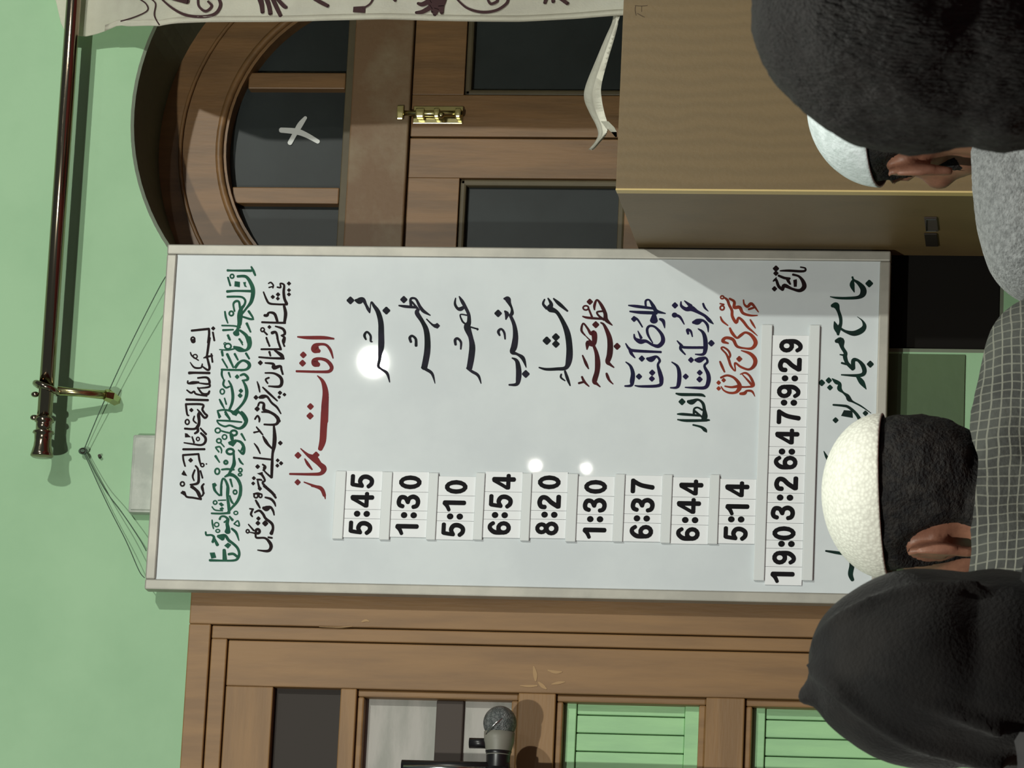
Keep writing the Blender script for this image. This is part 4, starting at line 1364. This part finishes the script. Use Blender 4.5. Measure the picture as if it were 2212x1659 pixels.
# ------------------------------------------------------------------ people kneeling in rows, seen from behind
def smooth(t):
    t = max(0.0, min(1.0, t))
    return t * t * (3 - 2 * t)
def make_body(hz, hyaw, voxel=0.0055, head_tilt=0.0, drop=0.0, ears=True):
    """kneeling body; origin on the floor under the head, facing +y; returns (bmesh, head matrix)"""
    bm = bmesh.new()
    Hm = Matrix.Translation((0, 0, hz)) @ Matrix.Rotation(hyaw, 4, 'Z') @ Matrix.Rotation(head_tilt, 4, 'X')
    hb = bmesh.new()
    ellipsoid(hb, (0, -0.008, 0.022), (0.074, 0.094, 0.096), seg=32, rings=24)      # skull
    ellipsoid(hb, (0, 0.05, -0.03), (0.056, 0.045, 0.075))                            # face
    ellipsoid(hb, (0, 0.055, -0.078), (0.042, 0.04, 0.036))                           # jaw and chin
    ellipsoid(hb, (0, 0.03, -0.06), (0.058, 0.055, 0.045))
    capsule(hb, (0, 0.094, 0.012), (0, 0.112, -0.028), 0.008, 0.013)                  # nose
    for s in (-1, 1):
        ellipsoid(hb, (s * 0.014, 0.102, -0.03), (0.009, 0.01, 0.008))
        ellipsoid(hb, (s * 0.031, 0.083, 0.008), (0.013, 0.009, 0.009))               # eyelids
        capsule(hb, (s * 0.016, 0.092, 0.026), (s * 0.046, 0.078, 0.024), 0.008, 0.006)  # brow
        ellipsoid(hb, (s * 0.04, 0.07, -0.03), (0.02, 0.018, 0.02))                   # cheek
        if not ears:
            continue
        # outer ear: thin plate flaring out, with its rolled rim and lobe
        er = Matrix.Rotation(s * 0.5, 3, 'Z') @ Matrix.Rotation(-0.15, 3, 'X')
        c = Vector((s * 0.082, -0.012, -0.008))
        ellipsoid(hb, c, (0.007, 0.018, 0.031), er, 20, 14)
        rim = []
        for k in range(13):
            a = math.radians(-75 + 265 * k / 12)
            rim.append(c + er @ Vector((s * 0.005, -0.0175 * math.cos(a - math.radians(35)), 0.032 * math.sin(a))))
        tube(hb, rim, [0.0045] * 13, 8)
        ellipsoid(hb, c + er @ Vector((s * 0.002, 0.004, -0.033)), (0.007, 0.009, 0.011), er, 12, 10)
    capsule(hb, (-0.018, 0.094, -0.054), (0.018, 0.094, -0.054), 0.006, 0.006)        # lips
    capsule(hb, (-0.015, 0.092, -0.063), (0.015, 0.092, -0.063), 0.007, 0.007)
    hb.transform(Hm)
    me = bpy.data.meshes.new('t'); hb.to_mesh(me); hb.free(); bm.from_mesh(me); bpy.data.meshes.remove(me)
    zs = hz - 0.13 - drop                                                             # shoulder joints
    capsule(bm, (0, -0.018, hz - 0.02), (0, -0.03, zs - 0.02), 0.052, 0.062)          # neck
    ellipsoid(bm, (0, -0.03, zs - 0.13), (0.165, 0.11, 0.17))                         # chest
    ellipsoid(bm, (0, -0.02, zs - 0.30), (0.15, 0.115, 0.15))                         # waist
    ellipsoid(bm, (0, -0.05, 0.26), (0.17, 0.14, 0.12))                               # hips on the heels
    for s in (-1, 1):
        ellipsoid(bm, (s * 0.085, -0.035, zs - 0.09), (0.105, 0.095, 0.13))            # shoulder blades
        ellipsoid(bm, (s * 0.06, -0.03, zs - 0.2), (0.105, 0.1, 0.17))
        capsule(bm, (s * 0.02, -0.035, zs + 0.045), (s * 0.16, -0.03, zs), 0.045, 0.056)
        capsule(bm, (s * 0.165, -0.03, zs), (s * 0.205, -0.02, zs - 0.27), 0.054, 0.042)      # upper arm
        wr = Vector((s * 0.125, 0.23, 0.30))
        capsule(bm, (s * 0.205, -0.02, zs - 0.27), wr, 0.041, 0.028)                          # forearm
        hd_ = Vector((s * 0.115, 0.29, 0.275))
        capsule(bm, wr, hd_, 0.026, 0.03)
        ellipsoid(bm, hd_, (0.042, 0.045, 0.017))                                             # palm
        for f_, (dx, L) in enumerate(((-0.031, 0.06), (-0.0105, 0.07), (0.0105, 0.066), (0.031, 0.05))):
            a = hd_ + Vector((dx, 0.035, -0.002)); m_ = a + Vector((dx * 0.15, L * 0.55, -0.008)); e = m_ + Vector((0, L * 0.42, -0.022))
            capsule(bm, a, m_, 0.0088, 0.008, 10); capsule(bm, m_, e, 0.008, 0.0068, 10)
        a = hd_ + Vector((-s * 0.036, -0.005, 0)); m_ = a + Vector((-s * 0.02, 0.03, -0.008))
        capsule(bm, a, m_, 0.011, 0.009, 10); capsule(bm, m_, m_ + Vector((-s * 0.004, 0.026, -0.008)), 0.009, 0.0075, 10)
        capsule(bm, (s * 0.085, -0.03, 0.225), (s * 0.125, 0.35, 0.085), 0.085, 0.065)        # thigh
        capsule(bm, (s * 0.125, 0.35, 0.06), (s * 0.08, -0.08, 0.05), 0.058, 0.045)           # shin under it
        capsule(bm, (s * 0.08, -0.08, 0.048), (s * 0.07, -0.2, 0.035), 0.04, 0.033)           # foot
    return remesh(bm, voxel, 2), Hm
def shell(body, fn, thick, taper=0.02, noise_amp=0.0, noise_scale=12.0, extra=None):
    """offset copy of the part of a body where fn(co) > 0 (fn in metres from the edge)"""
    nb = body.copy()
    nb.normal_update()
    val = {v: fn(v.co) for v in nb.verts}
    nrm = {v: v.normal.copy() for v in nb.verts}
    kill = [f for f in nb.faces if all(val[v] < 0 for v in f.verts)]
    for v in nb.verts:
        t = thick * (smooth((val[v] + 0.004) / taper) if taper else 1.0) - (0.0015 if taper else 0)
        if noise_amp:
            t += noise_amp * noise.noise(v.co * noise_scale) * (smooth(val[v] / 0.02) if taper else 1)
        v.co = v.co + nrm[v] * t
        if extra:
            v.co += extra(v.co)
    bmesh.ops.delete(nb, geom=kill, context='FACES')
    return nb
def person(px, py, y, hyaw, label, top_mat, hair_mat, cap=None, hood=False, body_yaw=0.0, hair_thick=0.011, cloth_thick=0.012,
           collar=None, tilt=0.0, voxel=0.0055, nape=-0.07, scale=1.0, long_hair=False, drop=0.0):
    hp = pt(px, py, y)
    hz = hp.z / scale
    root = thing('person', (hp.x, hp.y, 0), label, 'person')
    body, Hm = make_body(hz, hyaw, voxel, tilt, drop, not long_hair and not hood)
    Hi = Hm.inverted()
    zs = hz - 0.13 - drop
    def hairmask(co):
        q = Hi @ co
        if q.z < -0.16:
            return -0.05
        front = (0.035 + max(0, (q.z - 0.03)) * 0.75) - q.y                 # hairline over the forehead and temples
        low = q.z - (nape if q.y < -0.03 else -0.03 + (-0.03 - q.y) * 0.5)
        r = min(front, low)
        ear = math.sqrt((q.y + 0.004) ** 2 * 1.6 + (q.z + 0.012) ** 2) - 0.04     # keep clear of the ears
        if abs(q.x) > 0.05 and not long_hair:
            r = min(r, ear)
        if cap:
            r = min(r, cap[3] + 0.022 - q.z)
        return r
    def topmask(co):
        wy = co.y
        leg = co.z - (0.17 if abs(co.x) < 0.25 and wy < 0.1 else 0.12)
        neck = (zs + 0.085 - 0.5 * max(0.0, min(0.12, co.y + 0.08))) - co.z
        hand = 0.24 - co.y if co.z < 0.36 else 0.3
        lap = 0.1 - co.y if co.z < 0.26 and co.y > 0.05 and abs(co.x) < 0.11 else 0.3
        return min(leg, neck, hand, lap)
    def legmask(co):
        return min(0.24 - co.z, co.y + 0.19, 0.3)
    skin = bmesh.new(); skin = body.copy()
    o = obj('body', skin, 'skin', None, True); o.location = (0, 0, 0)
    kids = [o]
    if hood:
        hb = bmesh.new()
        ellipsoid(hb, (0, -0.012, 0.022), (0.082, 0.103, 0.103), seg=32, rings=20)
        ellipsoid(hb, (0, -0.01, -0.03), (0.083, 0.099, 0.09))
        capsule(hb, (-0.016, -0.035, 0.100), (-0.026, -0.02, 0.124), 0.022, 0.009)                 # folded peak of the cloth
        seam = [(-0.006, -0.045, 0.118), (-0.028, -0.078, 0.096), (-0.054, -0.074, 0.062), (-0.073, -0.058, 0.02), (-0.08, -0.04, -0.04)]
        tube(hb, [tuple(Vector(p) * 1.0) for p in cr(seam, 6)], [0.008] * 25, 10)
        seam = [(-0.006, -0.06, 0.112), (-0.022, -0.094, 0.072), (-0.044, -0.096, 0.02), (-0.062, -0.082, -0.04)]
        tube(hb, cr(seam, 6), [0.0055] * 19, 10)
        seam = [(0.01, -0.045, 0.118), (0.034, -0.083, 0.088), (0.05, -0.09, 0.04), (0.058, -0.086, -0.02)]
        tube(hb, cr(seam, 6), [0.005] * 19, 10)
        hb.transform(Hm)
        capsule(hb, (0, -0.03, hz - 0.05), (0, -0.035, zs + 0.0), 0.066, 0.072)
        hb = remesh(hb, 0.005, 3)
        hb.normal_update()
        dead = [f for f in hb.faces if (Hi @ f.calc_center_median()).y > 0.055 and (Hi @ f.calc_center_median()).z < 0.095 and (Hi @ f.calc_center_median()).z > -0.13]
        bmesh.ops.delete(hb, geom=dead, context='FACES')
        for v in hb.verts:
            v.co += v.normal * (0.003 * noise.noise(v.co * 22))
        kids.append(obj('hood', hb, 'hood', None, True))
    elif long_hair:
        hb = bmesh.new()
        ellipsoid(hb, (0, -0.014, 0.02), (0.09, 0.106, 0.107), seg=32, rings=20)
        ellipsoid(hb, (0, -0.016, -0.035), (0.09, 0.098, 0.085))
        ellipsoid(hb, (0, -0.012, -0.075), (0.086, 0.094, 0.08))
        hb.transform(Hm)
        hb = remesh(hb, 0.005, 3)
        hb.normal_update()
        dead = [f for f in hb.faces if (Hi @ f.calc_center_median()).y > 0.06 and (Hi @ f.calc_center_median()).z < 0.085]
        bmesh.ops.delete(hb, geom=dead, context='FACES')
        for v in hb.verts:
            v.co += v.normal * (0.004 * noise.noise(v.co * 28) + 0.0015 * noise.noise(v.co * 120))
        kids.append(obj('hair', hb, hair_mat, None, True))
    else:
        kids.append(obj('hair', shell(body, hairmask, hair_thick, 0.02, 0.003, 70), hair_mat, None, True))
    sh = shell(body, topmask, cloth_thick, 0, 0.006, 16)
    for _ in range(14):
        bmesh.ops.smooth_vert(sh, verts=sh.verts[:], factor=0.5, use_axis_x=True, use_axis_y=True, use_axis_z=True)
    kids.append(obj('shirt', sh, top_mat, None, True))
    if collar:
        cb = bmesh.new()
        n = 36
        rg = []
        for k in range(n):
            a = 2 * math.pi * k / n
            for dz, r in ((-0.012, 0.079), (0.0, 0.077), (collar[1], 0.072), (collar[1], 0.066), (-0.012, 0.068)):
                rg.append(cb.verts.new((r * math.cos(a), -0.028 + r * 1.02 * math.sin(a), zs + 0.060 + dz - 0.033 * math.sin(a))))
        for k in range(n):
            for q in range(5):
                a, b = k * 5 + q, k * 5 + (q + 1) % 5
                c, d = ((k + 1) % n) * 5 + (q + 1) % 5, ((k + 1) % n) * 5 + q
                cb.faces.new((rg[a], rg[b], rg[c], rg[d]))
        bmesh.ops.recalc_face_normals(cb, faces=cb.faces[:])
        kids.append(obj('collar', cb, collar[0], None, True))
    lg = shell(body, legmask, 0.008, 0, 0.005, 14)
    kids.append(obj('trousers', lg, 'trouser', None, True))
    if cap:
        cm, rx, ry, z0, h, ctilt, croll = cap
        cb = bmesh.new()
        prof = [(math.cos(t), math.sin(t)) for t in [math.pi / 2 * k / 12 * 0.998 for k in range(13)]]
        prof = cr(prof, 3)
        prof = [(0.975, 0.01), (0.975, -0.01)] + prof
        n = 48
        rings = []
        for r, zz in prof:
            rings.append([cb.verts.new((rx * r * math.cos(2 * math.pi * k / n), ry * r * math.sin(2 * math.pi * k / n), h * zz)) for k in range(n)])
        for r0, r1 in zip(rings, rings[1:]):
            for k in range(n):
                cb.faces.new((r0[k], r0[(k + 1) % n], r1[(k + 1) % n], r1[k]))
        bmesh.ops.recalc_face_normals(cb, faces=cb.faces[:])
        cb.transform(Hm @ Matrix.Translation((0, -0.008, z0)) @ Matrix.Rotation(ctilt, 4, 'X') @ Matrix.Rotation(croll, 4, 'Y'))
        kids.append(obj('cap', cb, cm, None, True))
    body.free()
    tr = Matrix.Translation((hp.x, hp.y, 0)) @ Matrix.Rotation(body_yaw, 4, 'Z') @ Matrix.Scale(scale, 4)
    for k in kids:
        k.data.transform(Matrix.Translation((-0, 0, 0)))
        k.parent = root
        k.matrix_world = tr
    return root
R_ = math.radians
person(2018, 1084, -2.1, R_(30), 'person in white crochet cap and charcoal check shirt, seen from behind', 'plaid', 'hair2',
       cap=('capw', 0.084, 0.104, 0.054, 0.072, R_(-3), R_(0)), cloth_thick=0.02, nape=-0.085)
person(1972, 246, -1.8, R_(14), 'person in fuzzy grey wool top and plain white cap behind the dark head', 'greywool', 'hair2',
       cap=('capb', 0.086, 0.106, 0.038, 0.086, R_(-6), R_(6)), cloth_thick=0.024, collar=('white', 0.012), nape=-0.06, scale=1.04, drop=0.032)
person(2072, 1452, -3.3, R_(0), 'person with black cloth hood pulled up, closest on the left', 'darkcloth', 'hair', hood=True)
person(2058, 34, -4.2, R_(0), 'person with thick black bare hair, closest on the right', 'darkcloth', 'hair',
       hair_thick=0.014, cloth_thick=0.014, collar=('darkcloth', 0.03), nape=-0.13, long_hair=True)
